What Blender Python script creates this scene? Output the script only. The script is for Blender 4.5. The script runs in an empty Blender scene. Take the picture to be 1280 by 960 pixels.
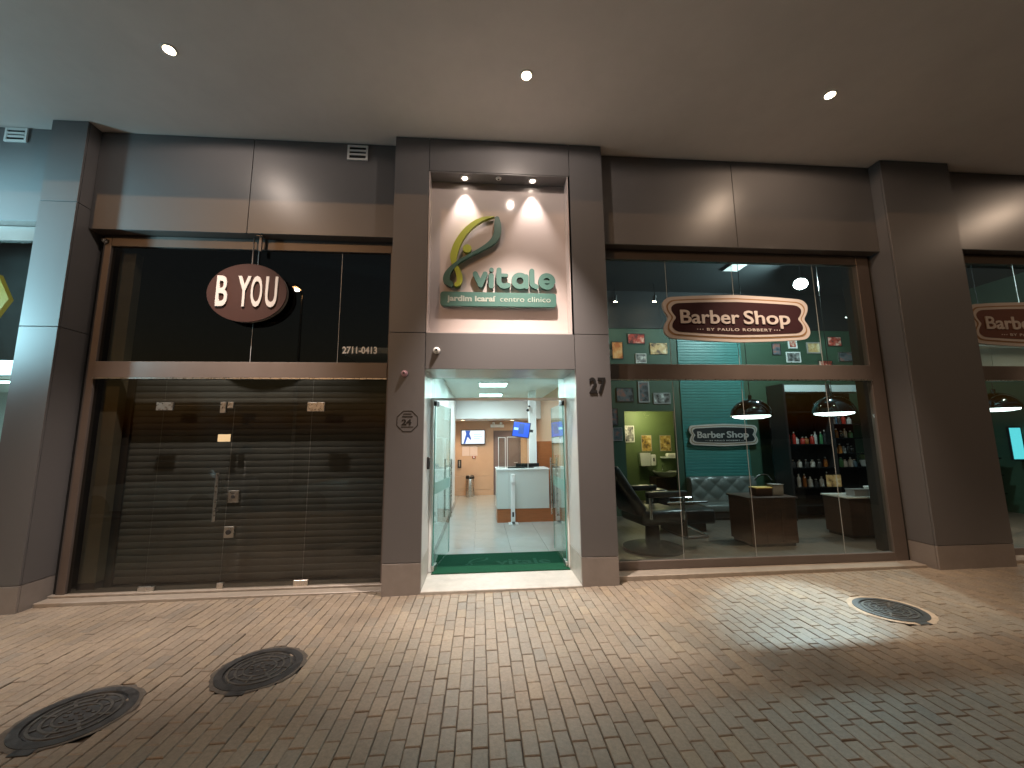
import bpy, bmesh, math, random
import numpy as np
from mathutils import Vector, Matrix
random.seed(7)
SC = bpy.context.scene
COL = SC.collection
RAD = math.radians

# ------------------------------------------------------------------ camera
FW = Vector((0.07838711, 0.98739687, 0.13748777))
RT = Vector((0.99692215, -0.07781741, -0.00952214))
UP = Vector((-0.00129681, -0.13781102, 0.99045769))
cam_d = bpy.data.cameras.new('camera'); cam = bpy.data.objects.new('camera', cam_d); COL.objects.link(cam)
cam_d.sensor_width = 36.0; cam_d.lens = 500.0 / 1280.0 * 36.0
cam_d.clip_start = 0.05; cam_d.clip_end = 2000
cam.matrix_world = Matrix(((RT.x, UP.x, -FW.x, 0.0), (RT.y, UP.y, -FW.y, 0.0), (RT.z, UP.z, -FW.z, 1.8), (0, 0, 0, 1)))
SC.camera = cam

# ------------------------------------------------------------------ world, exposure
wd = bpy.data.worlds.new('World'); SC.world = wd; wd.use_nodes = True
wn = wd.node_tree.nodes; wl = wd.node_tree.links
bg = wn['Background']; sky = wn.new('ShaderNodeTexSky'); sky.sky_type = 'NISHITA'; sky.sun_disc = False
sky.sun_elevation = RAD(-0.5); sky.sun_rotation = RAD(0)
bg.inputs['Strength'].default_value = 0.15
wl.new(sky.outputs[0], bg.inputs['Color'])
SC.view_settings.view_transform = 'Standard'; SC.view_settings.look = 'None'
SC.view_settings.exposure = 0.35; SC.view_settings.gamma = 1.0; SC.view_settings.use_curve_mapping = False
SC.render.engine = 'CYCLES'
cy = SC.cycles
cy.max_bounces = 8; cy.diffuse_bounces = 4; cy.glossy_bounces = 4; cy.transmission_bounces = 6; cy.transparent_max_bounces = 16
cy.sample_clamp_indirect = 4.0; cy.sample_clamp_direct = 0; cy.caustics_reflective = False; cy.caustics_refractive = False
cy.use_denoising = True
try:
    cy.denoiser = 'OPENIMAGEDENOISE'; cy.use_light_tree = True
except Exception:
    pass

# ------------------------------------------------------------------ main planes (metres)
F = 5.12      # front of portal and pillars
A = 5.30      # fascia front
W = 5.48      # shop window glass
C = 5.98      # canopy soffit
SL = 0.0075   # cross fall of the pavement along x
def gz(x): return SL * x - 0.012

# ------------------------------------------------------------------ materials
MATS = {}
def mat(name, col, rough=0.5, metal=0.0, var=0.0, vscale=6.0, bump=0.0, bscale=60.0, emit=None, estr=0.0, spec=0.5, coat=0.0, rvar=0.0, stretch=None):
    if name in MATS: return MATS[name]
    m = bpy.data.materials.new(name); m.use_nodes = True; MATS[name] = m
    n = m.node_tree.nodes; l = m.node_tree.links; b = n['Principled BSDF']
    b.inputs['Base Color'].default_value = (*col, 1); b.inputs['Roughness'].default_value = rough; b.inputs['Metallic'].default_value = metal
    b.inputs['Specular IOR Level'].default_value = spec; b.inputs['Coat Weight'].default_value = coat
    tc = n.new('ShaderNodeTexCoord'); src = tc.outputs['Object']
    if stretch:
        mp = n.new('ShaderNodeMapping'); mp.inputs['Scale'].default_value = stretch; l.new(src, mp.inputs['Vector']); src = mp.outputs[0]
    if var or rvar:
        nz = n.new('ShaderNodeTexNoise'); nz.inputs['Scale'].default_value = vscale; nz.inputs['Detail'].default_value = 6; nz.inputs['Roughness'].default_value = 0.65
        l.new(src, nz.inputs['Vector'])
        if var:
            mr = n.new('ShaderNodeMapRange'); mr.inputs[1].default_value = 0.3; mr.inputs[2].default_value = 0.7; mr.inputs[3].default_value = 1 - var; mr.inputs[4].default_value = 1 + var
            l.new(nz.outputs['Fac'], mr.inputs[0])
            mx = n.new('ShaderNodeVectorMath'); mx.operation = 'SCALE'; mx.inputs[0].default_value = col
            l.new(mr.outputs[0], mx.inputs['Scale']); l.new(mx.outputs[0], b.inputs['Base Color'])
        if rvar:
            m2 = n.new('ShaderNodeMapRange'); m2.inputs[1].default_value = 0.3; m2.inputs[2].default_value = 0.7; m2.inputs[3].default_value = max(0.03, rough - rvar); m2.inputs[4].default_value = rough + rvar
            l.new(nz.outputs['Fac'], m2.inputs[0]); l.new(m2.outputs[0], b.inputs['Roughness'])
    if bump:
        n2 = n.new('ShaderNodeTexNoise'); n2.inputs['Scale'].default_value = bscale; n2.inputs['Detail'].default_value = 4; l.new(src, n2.inputs['Vector'])
        bp = n.new('ShaderNodeBump'); bp.inputs['Strength'].default_value = bump; bp.inputs['Distance'].default_value = 0.01
        l.new(n2.outputs['Fac'], bp.inputs['Height']); l.new(bp.outputs[0], b.inputs['Normal'])
    if emit:
        b.inputs['Emission Color'].default_value = (*emit, 1); b.inputs['Emission Strength'].default_value = estr
    return m

def glass_mat(name, tint=(0.9, 0.95, 0.93), ior=1.5, rough=0.0, gain=1.0):
    m = bpy.data.materials.new(name); m.use_nodes = True; n = m.node_tree.nodes; l = m.node_tree.links
    n.remove(n['Principled BSDF'])
    fr = n.new('ShaderNodeFresnel'); ge = n.new('ShaderNodeNewGeometry')   # thin sheet: the same reflectance from both faces
    mi = n.new('ShaderNodeMix'); mi.inputs[2].default_value = ior; mi.inputs[3].default_value = 1.0 / ior
    l.new(ge.outputs['Backfacing'], mi.inputs[0]); l.new(mi.outputs[0], fr.inputs['IOR'])
    t = n.new('ShaderNodeBsdfTransparent'); t.inputs[0].default_value = (*tint, 1)
    g = n.new('ShaderNodeBsdfGlossy'); g.inputs['Roughness'].default_value = rough; g.inputs['Color'].default_value = (gain, gain, gain, 1)
    x = n.new('ShaderNodeMixShader'); l.new(fr.outputs[0], x.inputs[0]); l.new(t.outputs[0], x.inputs[1]); l.new(g.outputs[0], x.inputs[2])
    l.new(x.outputs[0], n['Material Output'].inputs['Surface'])
    return m

def paver_mat():
    m = bpy.data.materials.new('paver_concrete'); m.use_nodes = True; n = m.node_tree.nodes; l = m.node_tree.links; b = n['Principled BSDF']
    oi = n.new('ShaderNodeObjectInfo'); ge = n.new('ShaderNodeNewGeometry')
    ad = n.new('ShaderNodeMath'); ad.operation = 'ADD'; l.new(oi.outputs['Random'], ad.inputs[0]); l.new(ge.outputs['Random Per Island'], ad.inputs[1])
    fr = n.new('ShaderNodeMath'); fr.operation = 'FRACT'; l.new(ad.outputs[0], fr.inputs[0])
    cr = n.new('ShaderNodeValToRGB'); l.new(fr.outputs[0], cr.inputs[0])
    cols = [(0.0, (0.1775, 0.1505, 0.1191)), (0.2, (0.1988, 0.1644, 0.1267)), (0.45, (0.2149, 0.176, 0.1333)), (0.7, (0.1909, 0.1611, 0.1272)), (0.86, (0.2282, 0.1849, 0.1342)), (1.0, (0.1668, 0.1469, 0.1215))]
    e = cr.color_ramp.elements
    for i, (p, c) in enumerate(cols):
        el = e[i] if i < 2 else e.new(p)
        el.position = p; el.color = (*c, 1)
    geo = ge.outputs['Position']
    n1 = n.new('ShaderNodeTexNoise'); n1.inputs['Scale'].default_value = 0.9; n1.inputs['Detail'].default_value = 5; l.new(geo, n1.inputs['Vector'])
    m1 = n.new('ShaderNodeMapRange'); m1.inputs[1].default_value = 0.3; m1.inputs[2].default_value = 0.7; m1.inputs[3].default_value = 0.95; m1.inputs[4].default_value = 1.5; l.new(n1.outputs['Fac'], m1.inputs[0])
    n2 = n.new('ShaderNodeTexNoise'); n2.inputs['Scale'].default_value = 42; n2.inputs['Detail'].default_value = 7; n2.inputs['Roughness'].default_value = 0.7; l.new(geo, n2.inputs['Vector'])
    m2 = n.new('ShaderNodeMapRange'); m2.inputs[1].default_value = 0.25; m2.inputs[2].default_value = 0.75; m2.inputs[3].default_value = 0.74; m2.inputs[4].default_value = 1.26; l.new(n2.outputs['Fac'], m2.inputs[0])
    mu = n.new('ShaderNodeMath'); mu.operation = 'MULTIPLY'; l.new(m1.outputs[0], mu.inputs[0]); l.new(m2.outputs[0], mu.inputs[1])
    sc = n.new('ShaderNodeVectorMath'); sc.operation = 'SCALE'; l.new(cr.outputs[0], sc.inputs[0]); l.new(mu.outputs[0], sc.inputs['Scale'])
    l.new(sc.outputs[0], b.inputs['Base Color'])
    m3 = n.new('ShaderNodeMapRange'); m3.inputs[1].default_value = 0.3; m3.inputs[2].default_value = 0.7; m3.inputs[3].default_value = 0.42; m3.inputs[4].default_value = 0.68; l.new(n1.outputs['Fac'], m3.inputs[0]); l.new(m3.outputs[0], b.inputs['Roughness'])
    bp = n.new('ShaderNodeBump'); bp.inputs['Strength'].default_value = 0.45; bp.inputs['Distance'].default_value = 0.006
    l.new(n2.outputs['Fac'], bp.inputs['Height']); l.new(bp.outputs[0], b.inputs['Normal'])
    return m

def poster_mat(name, cols, scale=9.0, emit=0.0):
    m = bpy.data.materials.new(name); m.use_nodes = True; n = m.node_tree.nodes; l = m.node_tree.links; b = n['Principled BSDF']
    tc = n.new('ShaderNodeTexCoord'); oi = n.new('ShaderNodeObjectInfo')
    ad = n.new('ShaderNodeVectorMath'); ad.operation = 'ADD'; l.new(tc.outputs['Object'], ad.inputs[0]); l.new(oi.outputs['Random'], ad.inputs[1])
    nz = n.new('ShaderNodeTexNoise'); nz.inputs['Scale'].default_value = scale; nz.inputs['Detail'].default_value = 2.5; l.new(ad.outputs[0], nz.inputs['Vector'])
    cr = n.new('ShaderNodeValToRGB'); cr.color_ramp.interpolation = 'EASE'; l.new(nz.outputs['Fac'], cr.inputs[0])
    e = cr.color_ramp.elements; k = len(cols)
    for i, c in enumerate(cols):
        p = 0.33 + 0.36 * i / max(1, k - 1)
        el = e[i] if i < 2 else e.new(p)
        el.position = p; el.color = (*c, 1)
    l.new(cr.outputs[0], b.inputs['Base Color']); b.inputs['Roughness'].default_value = 0.35
    if emit:
        l.new(cr.outputs[0], b.inputs['Emission Color']); b.inputs['Emission Strength'].default_value = emit
    return m

M_panel = mat('grey_cladding', (0.126, 0.123, 0.126), 0.38, var=0.025, vscale=0.8, spec=0.55)
M_plinth = mat('plinth_stone', (0.24, 0.215, 0.20), 0.42, var=0.1, vscale=4, bump=0.03, bscale=120)
M_niche = mat('niche_panel', (0.50, 0.445, 0.43), 0.10, spec=0.25)
M_ceil = mat('soffit_paint', (0.80, 0.755, 0.725), 0.85, var=0.05, vscale=1.3, bump=0.05, bscale=9)
M_dark = mat('joint_shadow_gap', (0.015, 0.014, 0.013), 0.8)
M_frame = mat('bronze_aluminium', (0.13, 0.108, 0.098), 0.42, metal=0.25, var=0.06, vscale=3, rvar=0.05)
M_shutter = mat('galvanised_shutter', (0.24, 0.245, 0.235), 0.55, metal=0.2, var=0.12, vscale=5, rvar=0.1)
M_glass = glass_mat('shop_glass', (0.93, 0.97, 0.95))
M_glass_dk = glass_mat('smoked_shop_glass', (0.62, 0.63, 0.62), gain=1.0)
M_glass_g = glass_mat('greenish_door_glass', (0.86, 0.96, 0.93))
M_gedge = mat('glass_edge', (0.08, 0.30, 0.25), 0.15)
M_steel = mat('brushed_steel', (0.55, 0.54, 0.52), 0.3, metal=1.0, rvar=0.08, vscale=30)
M_chrome = mat('chrome', (0.75, 0.75, 0.75), 0.08, metal=1.0)
M_white = mat('white_paint', (0.78, 0.78, 0.76), 0.45, var=0.03)
M_whiteg = mat('white_gloss', (0.80, 0.82, 0.82), 0.18)
M_black = mat('black_plastic', (0.014, 0.014, 0.015), 0.38)
M_blackm = mat('black_matt', (0.02, 0.019, 0.019), 0.7, var=0.15)
M_iron = mat('cast_iron', (0.052, 0.054, 0.056), 0.5, metal=0.35, var=0.35, vscale=18, bump=0.3, bscale=130, rvar=0.12)
M_conc = mat('concrete_collar', (0.46, 0.37, 0.28), 0.75, var=0.2, vscale=14, bump=0.25, bscale=90)
M_sand = mat('joint_sand', (0.08, 0.068, 0.057), 0.95, var=0.35, vscale=25, bump=0.3, bscale=200)
M_sill = mat('sill_stone', (0.29, 0.255, 0.215), 0.4, var=0.14, vscale=9, bump=0.05, bscale=90)
M_sillw = mat('white_threshold_stone', (0.44, 0.42, 0.385), 0.38, var=0.14, vscale=7, bump=0.04, bscale=90)
M_paver = paver_mat()
M_asph = mat('asphalt', (0.05, 0.05, 0.052), 0.85, var=0.25, vscale=20, bump=0.4, bscale=180)
M_kerb = mat('kerb_granite', (0.28, 0.27, 0.26), 0.7, var=0.2, vscale=40)

# ------------------------------------------------------------------ builders
ORG = {}
def tag(o, label=None, cat=None, group=None, kind=None):
    if label: o['label'] = label
    if cat: o['category'] = cat
    if group: o['group'] = group
    if kind: o['kind'] = kind
    return o
def thing(name, label, cat, loc=(0, 0, 0), rz=0.0, group=None, kind=None):
    o = bpy.data.objects.new(name, None); o.empty_display_size = 0.1; COL.objects.link(o)
    o.location = loc; o.rotation_euler = (0, 0, rz); ORG[o] = Vector(loc)
    return tag(o, label, cat, group, kind)
def put(name, me, m, parent=None, local=False):
    """link a mesh; its vertices are in world metres unless local"""
    if m is not None:
        me.materials.clear(); me.materials.append(m)
    o = bpy.data.objects.new(name, me); COL.objects.link(o)
    if parent is not None:
        o.parent = parent
        if not local:
            o.location = -ORG.get(parent, Vector((0, 0, 0)))
    ORG[o] = Vector((0, 0, 0)) if parent is None or not local else Vector((0, 0, 0))
    return o
class MB:
    def __init__(s): s.b = bmesh.new(); s.smooth = False
    def box(s, x0, x1, y0, y1, z0, z1, bev=0.0, seg=1):
        r = bmesh.ops.create_cube(s.b, size=1.0)
        bmesh.ops.scale(s.b, vec=(x1 - x0, y1 - y0, z1 - z0), verts=r['verts'])
        bmesh.ops.translate(s.b, vec=((x0 + x1) / 2, (y0 + y1) / 2, (z0 + z1) / 2), verts=r['verts'])
        if bev:
            ed = list({e for v in r['verts'] for e in v.link_edges})
            bmesh.ops.bevel(s.b, geom=ed, offset=bev, segments=seg, affect='EDGES', profile=0.5)
        return s
    def cyl(s, p0, p1, r0, r1=None, n=16, cap=True):
        p0 = Vector(p0); p1 = Vector(p1); r1 = r0 if r1 is None else r1
        d = p1 - p0; L = d.length
        q = d.to_track_quat('Z', 'Y').to_matrix().to_4x4(); q.translation = (p0 + p1) / 2
        bmesh.ops.create_cone(s.b, cap_ends=cap, segments=n, radius1=r0, radius2=r1, depth=L, matrix=q)
        return s
    def tube(s, pts, r, n=8):
        for a, b_ in zip(pts[:-1], pts[1:]): s.cyl(a, b_, r, n=n)
        for p in pts[1:-1]: s.ball(p, r, 8, 6)
        return s
    def ball(s, c, r, u=14, v=10, sc=(1, 1, 1)):
        mt = Matrix.Translation(c) @ Matrix.Diagonal((*sc, 1))
        bmesh.ops.create_uvsphere(s.b, u_segments=u, v_segments=v, radius=r, matrix=mt); return s
    def lathe(s, c, prof, n=24, axis='Z'):
        rings = []
        for r, z in prof:
            ring = []
            for i in range(n):
                a = 2 * math.pi * i / n
                if axis == 'Z': p = (c[0] + r * math.cos(a), c[1] + r * math.sin(a), c[2] + z)
                elif axis == 'Y': p = (c[0] + r * math.cos(a), c[1] + z, c[2] + r * math.sin(a))
                else: p = (c[0] + z, c[1] + r * math.cos(a), c[2] + r * math.sin(a))
                ring.append(s.b.verts.new(p))
            rings.append(ring)
        for a, b_ in zip(rings[:-1], rings[1:]):
            for i in range(n):
                j = (i + 1) % n
                s.b.faces.new((a[i], a[j], b_[j], b_[i]))
        if prof[0][0] > 1e-4: s.b.faces.new(rings[0][::-1])
        if prof[-1][0] > 1e-4: s.b.faces.new(rings[-1])
        return s
    def prism(s, pts, y0, y1):
        """polygon in xz extruded from y0 to y1"""
        a = [s.b.verts.new((x, y0, z)) for x, z in pts]; b_ = [s.b.verts.new((x, y1, z)) for x, z in pts]
        s.b.faces.new(a); s.b.faces.new(b_[::-1]); k = len(pts)
        for i in range(k):
            j = (i + 1) % k; s.b.faces.new((a[j], a[i], b_[i], b_[j]))
        return s
    def mesh(s, name, smooth=False):
        me = bpy.data.meshes.new(name)
        bmesh.ops.recalc_face_normals(s.b, faces=s.b.faces)
        s.b.to_mesh(me); s.b.free()
        if smooth:
            for p in me.polygons: p.use_smooth = True
            try: me.set_sharp_from_angle(angle=RAD(35))
            except Exception: pass
        return me
    def build(s, name, m, parent=None, smooth=False, local=False):
        return put(name, s.mesh(name, smooth), m, parent, local)
def box(name, x0, x1, y0, y1, z0, z1, m, parent=None, bev=0.0, local=False):
    return MB().box(x0, x1, y0, y1, z0, z1, bev).build(name, m, parent, local=local)
def light(name, kind, loc, energy, col, parent, aim=None, size=0.1, spot=90, blend=0.5, sy=None):
    d = bpy.data.lights.new(name, kind); d.energy = energy; d.color = col
    if kind == 'AREA':
        d.size = size
        if sy: d.shape = 'RECTANGLE'; d.size_y = sy
    else: d.shadow_soft_size = size
    if kind == 'SPOT': d.spot_size = RAD(spot); d.spot_blend = blend
    o = bpy.data.objects.new(name, d); COL.objects.link(o); o.parent = parent
    o.location = Vector(loc) - ORG.get(parent, Vector())
    v = Vector(aim) - Vector(loc) if aim is not None else Vector((0, 0, -1))
    o.rotation_euler = v.to_track_quat('-Z', 'Y').to_euler()
    return o

# ---- flat shapes from strokes (distance field, traced outline, extruded)
def trace(field, x0, z0, res):
    h, w = field.shape; s = field < 0
    m = (s[:-1, :-1].astype(int) + s[:-1, 1:] + s[1:, :-1] + s[1:, 1:])
    ys, xs = np.nonzero((m > 0) & (m < 4)); seg = {}
    def ip(a, b):
        fa, fb = field[a], field[b]; t = fa / (fa - fb)
        return (x0 + (a[1] + (b[1] - a[1]) * t) * res, z0 + (a[0] + (b[0] - a[0]) * t) * res)
    pt = {}
    for y, x in zip(ys, xs):
        c = [(y, x), (y, x + 1), (y + 1, x + 1), (y + 1, x)]; cr = []
        for i in range(4):
            a, b = c[i], c[(i + 1) % 4]
            if s[a] != s[b]:
                k = (min(a, b), max(a, b))
                if k not in pt: pt[k] = ip(*k)
                cr.append((k, s[a]))
        ent = [k for k, ins in cr if not ins]; ext = [k for k, ins in cr if ins]
        for e_, x_ in zip(ent, ext): seg[e_] = x_
    loops = []
    while seg:
        k0, k = seg.popitem(); lp = [k0]
        while k != k0 and k in seg:
            lp.append(k); k = seg.pop(k)
        if len(lp) > 5:
            P = [pt[q] for q in lp]
            loops.append(P)
    return loops
def stroke_loops(strokes, res=0.004, pad=0.03):
    """strokes: lists of (x, z, halfwidth)"""
    xs = [p[0] for s in strokes for p in s]; zs = [p[1] for s in strokes for p in s]; mw = max(p[2] for s in strokes for p in s) + pad
    x0, x1, z0, z1 = min(xs) - mw, max(xs) + mw, min(zs) - mw, max(zs) + mw
    gx, gzz = np.meshgrid(np.arange(x0, x1, res), np.arange(z0, z1, res)); f = np.full(gx.shape, 9.0)
    for s in strokes:
        if len(s) == 1: f = np.minimum(f, np.hypot(gx - s[0][0], gzz - s[0][1]) - s[0][2]); continue
        for (ax, az, aw), (bx, bz, bw) in zip(s[:-1], s[1:]):
            dx, dz = bx - ax, bz - az; L = dx * dx + dz * dz + 1e-12
            t = np.clip(((gx - ax) * dx + (gzz - az) * dz) / L, 0, 1)
            f = np.minimum(f, np.hypot(gx - ax - t * dx, gzz - az - t * dz) - (aw + (bw - aw) * t))
    return trace(f, x0, z0, res)
def smooth_path(p, n=8):
    """Catmull-Rom through tuples"""
    p = [np.array(q, float) for q in p]; q = [2 * p[0] - p[1]] + p + [2 * p[-1] - p[-2]]; out = []
    for i in range(1, len(q) - 2):
        for k in range(n):
            t = k / n
            out.append(tuple(0.5 * (2 * q[i] + (q[i + 1] - q[i - 1]) * t + (2 * q[i - 1] - 5 * q[i] + 4 * q[i + 1] - q[i + 2]) * t * t + (-q[i - 1] + 3 * q[i] - 3 * q[i + 1] + q[i + 2]) * t ** 3)))
    out.append(tuple(p[-1])); return out
def _curve_mesh(cu, name):
    o = bpy.data.objects.new(name, cu); COL.objects.link(o)
    dg = bpy.context.evaluated_depsgraph_get(); me = bpy.data.meshes.new_from_object(o.evaluated_get(dg))
    bpy.data.objects.remove(o); bpy.data.curves.remove(cu); me.name = name
    return me
def _stand(me, y_front, thick):
    co = np.empty(len(me.vertices) * 3); me.vertices.foreach_get('co', co); co = co.reshape(-1, 3)
    n = np.stack([co[:, 0], y_front + (thick / 2 - co[:, 2]), co[:, 1]], 1); me.vertices.foreach_set('co', n.ravel()); me.update()
def loops_mesh(name, loops, y_front, thick, bev=0.0):
    cu = bpy.data.curves.new(name, 'CURVE'); cu.dimensions = '2D'; cu.fill_mode = 'BOTH'; cu.extrude = thick / 2 - bev; cu.bevel_depth = bev; cu.bevel_resolution = 1; cu.offset = -bev
    for lp in loops:
        sp = cu.splines.new('POLY'); sp.points.add(len(lp) - 1); sp.use_cyclic_u = True
        for p, (x, z) in zip(sp.points, lp): p.co = (x, z, 0, 1)
    me = _curve_mesh(cu, name); _stand(me, y_front, thick); return me
def text_mesh(name, txt, x, z, h, y_front, thick=0.006, bold=0.0, width=None, align='LEFT', space=1.0, capref='H'):
    """text standing in an xz plane facing -y; h = cap height, (x, z) = baseline anchor"""
    cu = bpy.data.curves.new(name, 'FONT'); cu.body = txt; cu.size = h / 0.727; cu.extrude = thick / 2; cu.offset = bold; cu.space_character = space; cu.resolution_u = 4
    me = _curve_mesh(cu, name); _stand(me, y_front, thick)
    co = np.empty(len(me.vertices) * 3); me.vertices.foreach_get('co', co); co = co.reshape(-1, 3)
    mn, mx = co[:, 0].min(), co[:, 0].max(); k = width / (mx - mn) if width else 1.0
    wd_ = (mx - mn) * k; sh = {'LEFT': 0, 'CENTER': -wd_ / 2, 'RIGHT': -wd_}[align]
    co[:, 0] = (co[:, 0] - mn) * k + x + sh; co[:, 2] += z
    me.vertices.foreach_set('co', co.ravel()); me.update(); return me

# ================================================================== GROUND
pav = thing('pavement', None, None, (0, 0, 0), kind='structure'); 
bm = MB(); v = [bm.b.verts.new(p) for p in ((-14, -0.55, gz(-14) - 0.016), (14, -0.55, gz(14) - 0.016), (14, 6.6, gz(14) - 0.016), (-14, 6.6, gz(-14) - 0.016))]; bm.b.faces.new(v)
bm.build('joint_bed', M_sand, pav)
bm = MB(); v = [bm.b.verts.new(p) for p in ((-400, -400, -0.36), (400, -400, -0.36), (400, 400, -0.36), (-400, 400, -0.36))]; bm.b.faces.new(v)
tag(bm.build('ground', M_asph), kind='structure')
bm = MB(); v = [bm.b.verts.new(p) for p in ((-60, -9.5, -0.24), (60, -9.5, -0.24), (60, -0.7, -0.2), (-60, -0.7, -0.2))]; bm.b.faces.new(v)
tag(bm.build('road', M_asph), kind='structure')
k_ = MB()
k_.box(-14, 14, -0.72, -0.56, -0.36, -0.03, 0.02)
tag(k_.build('kerb', M_kerb), kind='structure')

# ================================================================== BUILDING
bld = thing('shop_building', 'grey clad ground floor of a commercial building with a wide canopy over the pavement', 'building', (0, 6, 0))
box('canopy_slab', -14, 14, 2.3, 14.2, C, C + 0.5, M_ceil, bld)
box('upper_wall', -14, 14, 5.4, 5.7, C + 0.5, C + 4, M_panel, bld)
# solid core behind the cladding so that nothing shows through the joints
def core(x0, x1, y0, y1, z0, z1): return box('wall', x0, x1, y0, y1, z0, z1, M_dark, bld)
core(-1.16, -0.72, F + 0.03, 6.0, -0.2, C - 0.003); core(1.262, 1.71, F + 0.03, 6.0, -0.2, C - 0.003)
core(-0.72, 1.262, 5.37, 5.5, 2.74, C - 0.003); core(-0.72, 1.262, F + 0.03, 5.37, 2.74, 3.16); core(-0.72, 1.262, F + 0.03, 5.37, 5.51, C - 0.003)
G = 0.004
def panel(par, x0, x1, z0, z1, y=F, m=M_panel, th=0.026, name='cladding_panel'):
    return box(name, x0 + G, x1 - G, y, y + th, z0 + G, z1 - G, m, par, bev=0.002)
portal = thing('entrance_portal', None, None, (0.275, F, 0)); portal.parent = bld; portal.location = Vector((0.275, F, 0)) - ORG[bld]
XL, XR, OL, OR_ = -1.173, 1.723, -0.709, 1.248
for x0, x1 in ((XL, OL), (OR_, XR)):
    panel(portal, x0, x1, 0.345, 3.185); panel(portal, x0, x1, 3.185, C - 0.006); panel(portal, x0, x1, -0.15, 0.345, m=M_plinth, name='plinth')
panel(portal, OL, OR_, 2.704, 3.185); panel(portal, OL, OR_, 5.478, C - 0.006)
# portal returns (outer sides) and opening reveals
for x0, x1 in ((XL, XL + 0.02), (XR - 0.02, XR)):
    box('cladding_return', x0, x1, F + 0.029, 6.0, 0.35, C - 0.006, M_panel, portal); box('plinth', x0, x1, F + 0.029, 6.0, -0.15, 0.342, M_plinth, portal)
M_rev = mat('lit_panel_reveal', (0.52, 0.52, 0.51), 0.3, var=0.03)  # grey panel made pale, the indoor light on the reveals put into the colour
for x0, x1 in ((OL - 0.012, OL), (OR_, OR_ + 0.012)):
    box('reveal', x0, x1, F + 0.029, 6.3, 0.35, 2.75, M_rev, portal); box('plinth', x0, x1, F + 0.029, 6.3, -0.15, 0.342, M_sillw, portal)
box('reveal_head', OL, OR_, F + 0.029, 6.0, 2.708, 2.735, M_rev, portal)
# niche
NL, NR, N0, N1, NB = -0.694, 1.211, 3.185, 5.474, 5.345
box('niche_back', NL - 0.01, NR + 0.01, NB, NB + 0.02, N0, N1 + 0.01, M_niche, portal)
box('niche_side', NL - 0.012, NL, F + 0.004, NB - 0.001, N0 - 0.0, N1, M_niche, portal); box('niche_side', NR, NR + 0.012, F + 0.004, NB - 0.001, N0, N1, M_niche, portal)
box('niche_sill', NL, NR, F + 0.004, NB - 0.001, N0 - 0.001, N0 + 0.012, M_niche, portal)
box('niche_ceiling', NL, NR, F + 0.004, NB - 0.001, N1 - 0.01, N1 + 0.003, M_panel, portal)
# pillars
def pillar(x0, x1, seams, label_side):
    p = thing('pillar', None, None, ((x0 + x1) / 2, F, 0)); p.parent = bld; p.location = Vector(((x0 + x1) / 2, F, 0)) - ORG[bld]
    box('pillar_core', x0 + 0.03, x1 - 0.03, F + 0.03, 6.0, -0.2, C - 0.004, M_dark, p)
    zs = [0.34 if x0 > 0 else 0.24] + seams + [C - 0.006]
    for a, b in zip(zs[:-1], zs[1:]):
        panel(p, x0, x1, a, b)
        for sx0, sx1 in ((x0, x0 + 0.026), (x1 - 0.026, x1)):
            box('cladding_return', sx0, sx1, F + 0.028, 5.72, a + G, b - G, M_panel, p)
    panel(p, x0, x1, -0.2, zs[0], m=M_plinth, name='plinth')
    for sx0, sx1 in ((x0, x0 + 0.026), (x1 - 0.026, x1)):
        box('plinth', sx0, sx1, F + 0.028, 5.72, -0.2, zs[0] - G, M_plinth, p)
    return p
pillar(-5.545, -5.105, [3.21, 4.84], 'l'); pillar(6.06, 7.205, [], 'r')
# fascias over the shop fronts
def fascia(xs, z0=4.575, y=A):
    for a, b in zip(xs[:-1], xs[1:]): panel(bld, a, b, z0, C - 0.006, y=y, name='fascia_panel')
    x0, x1 = xs[0], xs[-1]
    box('fascia_soffit', x0, x1, y + 0.027, W + 0.05, z0 + 0.004, z0 + 0.024, M_frame, bld)
    box('wall', x0, x1, y + 0.03, y + 0.06, z0 + 0.03, C - 0.004, M_dark, bld)
    box('wall', x0, x1, W + 0.1, W + 0.2, z0 - 0.02, C - 0.004, M_dark, bld)
fascia([-5.105, -3.133, -1.173]); fascia([1.723, 3.793, 6.06]); fascia([7.205, 12.0], 4.66); fascia([-12.0, -8.4, -5.545], 4.66)
# end walls, back walls of the block
core(-12.2, -12.0, 5.2, 14, -0.2, C); core(12.0, 12.2, 5.2, 14, -0.2, C)

# ================================================================== LEFT SHOP FRONT
sf = thing('storefront', 'closed left shop front with smoked glass doors in brown aluminium frame', 'shop front', (-3.1, W, 0))
y0, y1 = W - 0.03, W + 0.05
box('jamb', -5.03, -4.93, y0, y1, -0.05, 4.57, M_frame, sf, 0.003); box('jamb', -5.075, -5.034, y0 + 0.03, y1, -0.05, 4.57, M_dark, sf)
box('jamb', -1.26, -1.176, y0, y1, -0.05, 4.57, M_frame, sf, 0.003)
box('head', -4.93, -1.26, y0 + 0.001, y1, 4.42, 4.57, M_frame, sf, 0.003)
box('transom', -4.93, -1.26, y0 - 0.012, y1, 2.635, 2.846, M_frame, sf, 0.004); box('transom_drip', -4.93, -1.26, y0 - 0.022, y0 + 0.02, 2.618, 2.634, M_steel, sf)
def pane(x0, x1, z0, z1, m, par, y=W, name='glass_pane'):
    o = box(name, x0, x1, y, y + 0.008, z0, z1, m, par)
    return o
M_seal = mat('silicone_joint', (0.45, 0.46, 0.46), 0.35)
for a, b in ((-4.925, -3.06), (-3.055, -1.935), (-1.93, -1.265)): pane(a, b, 2.85, 4.415, M_glass_dk, sf)
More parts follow.
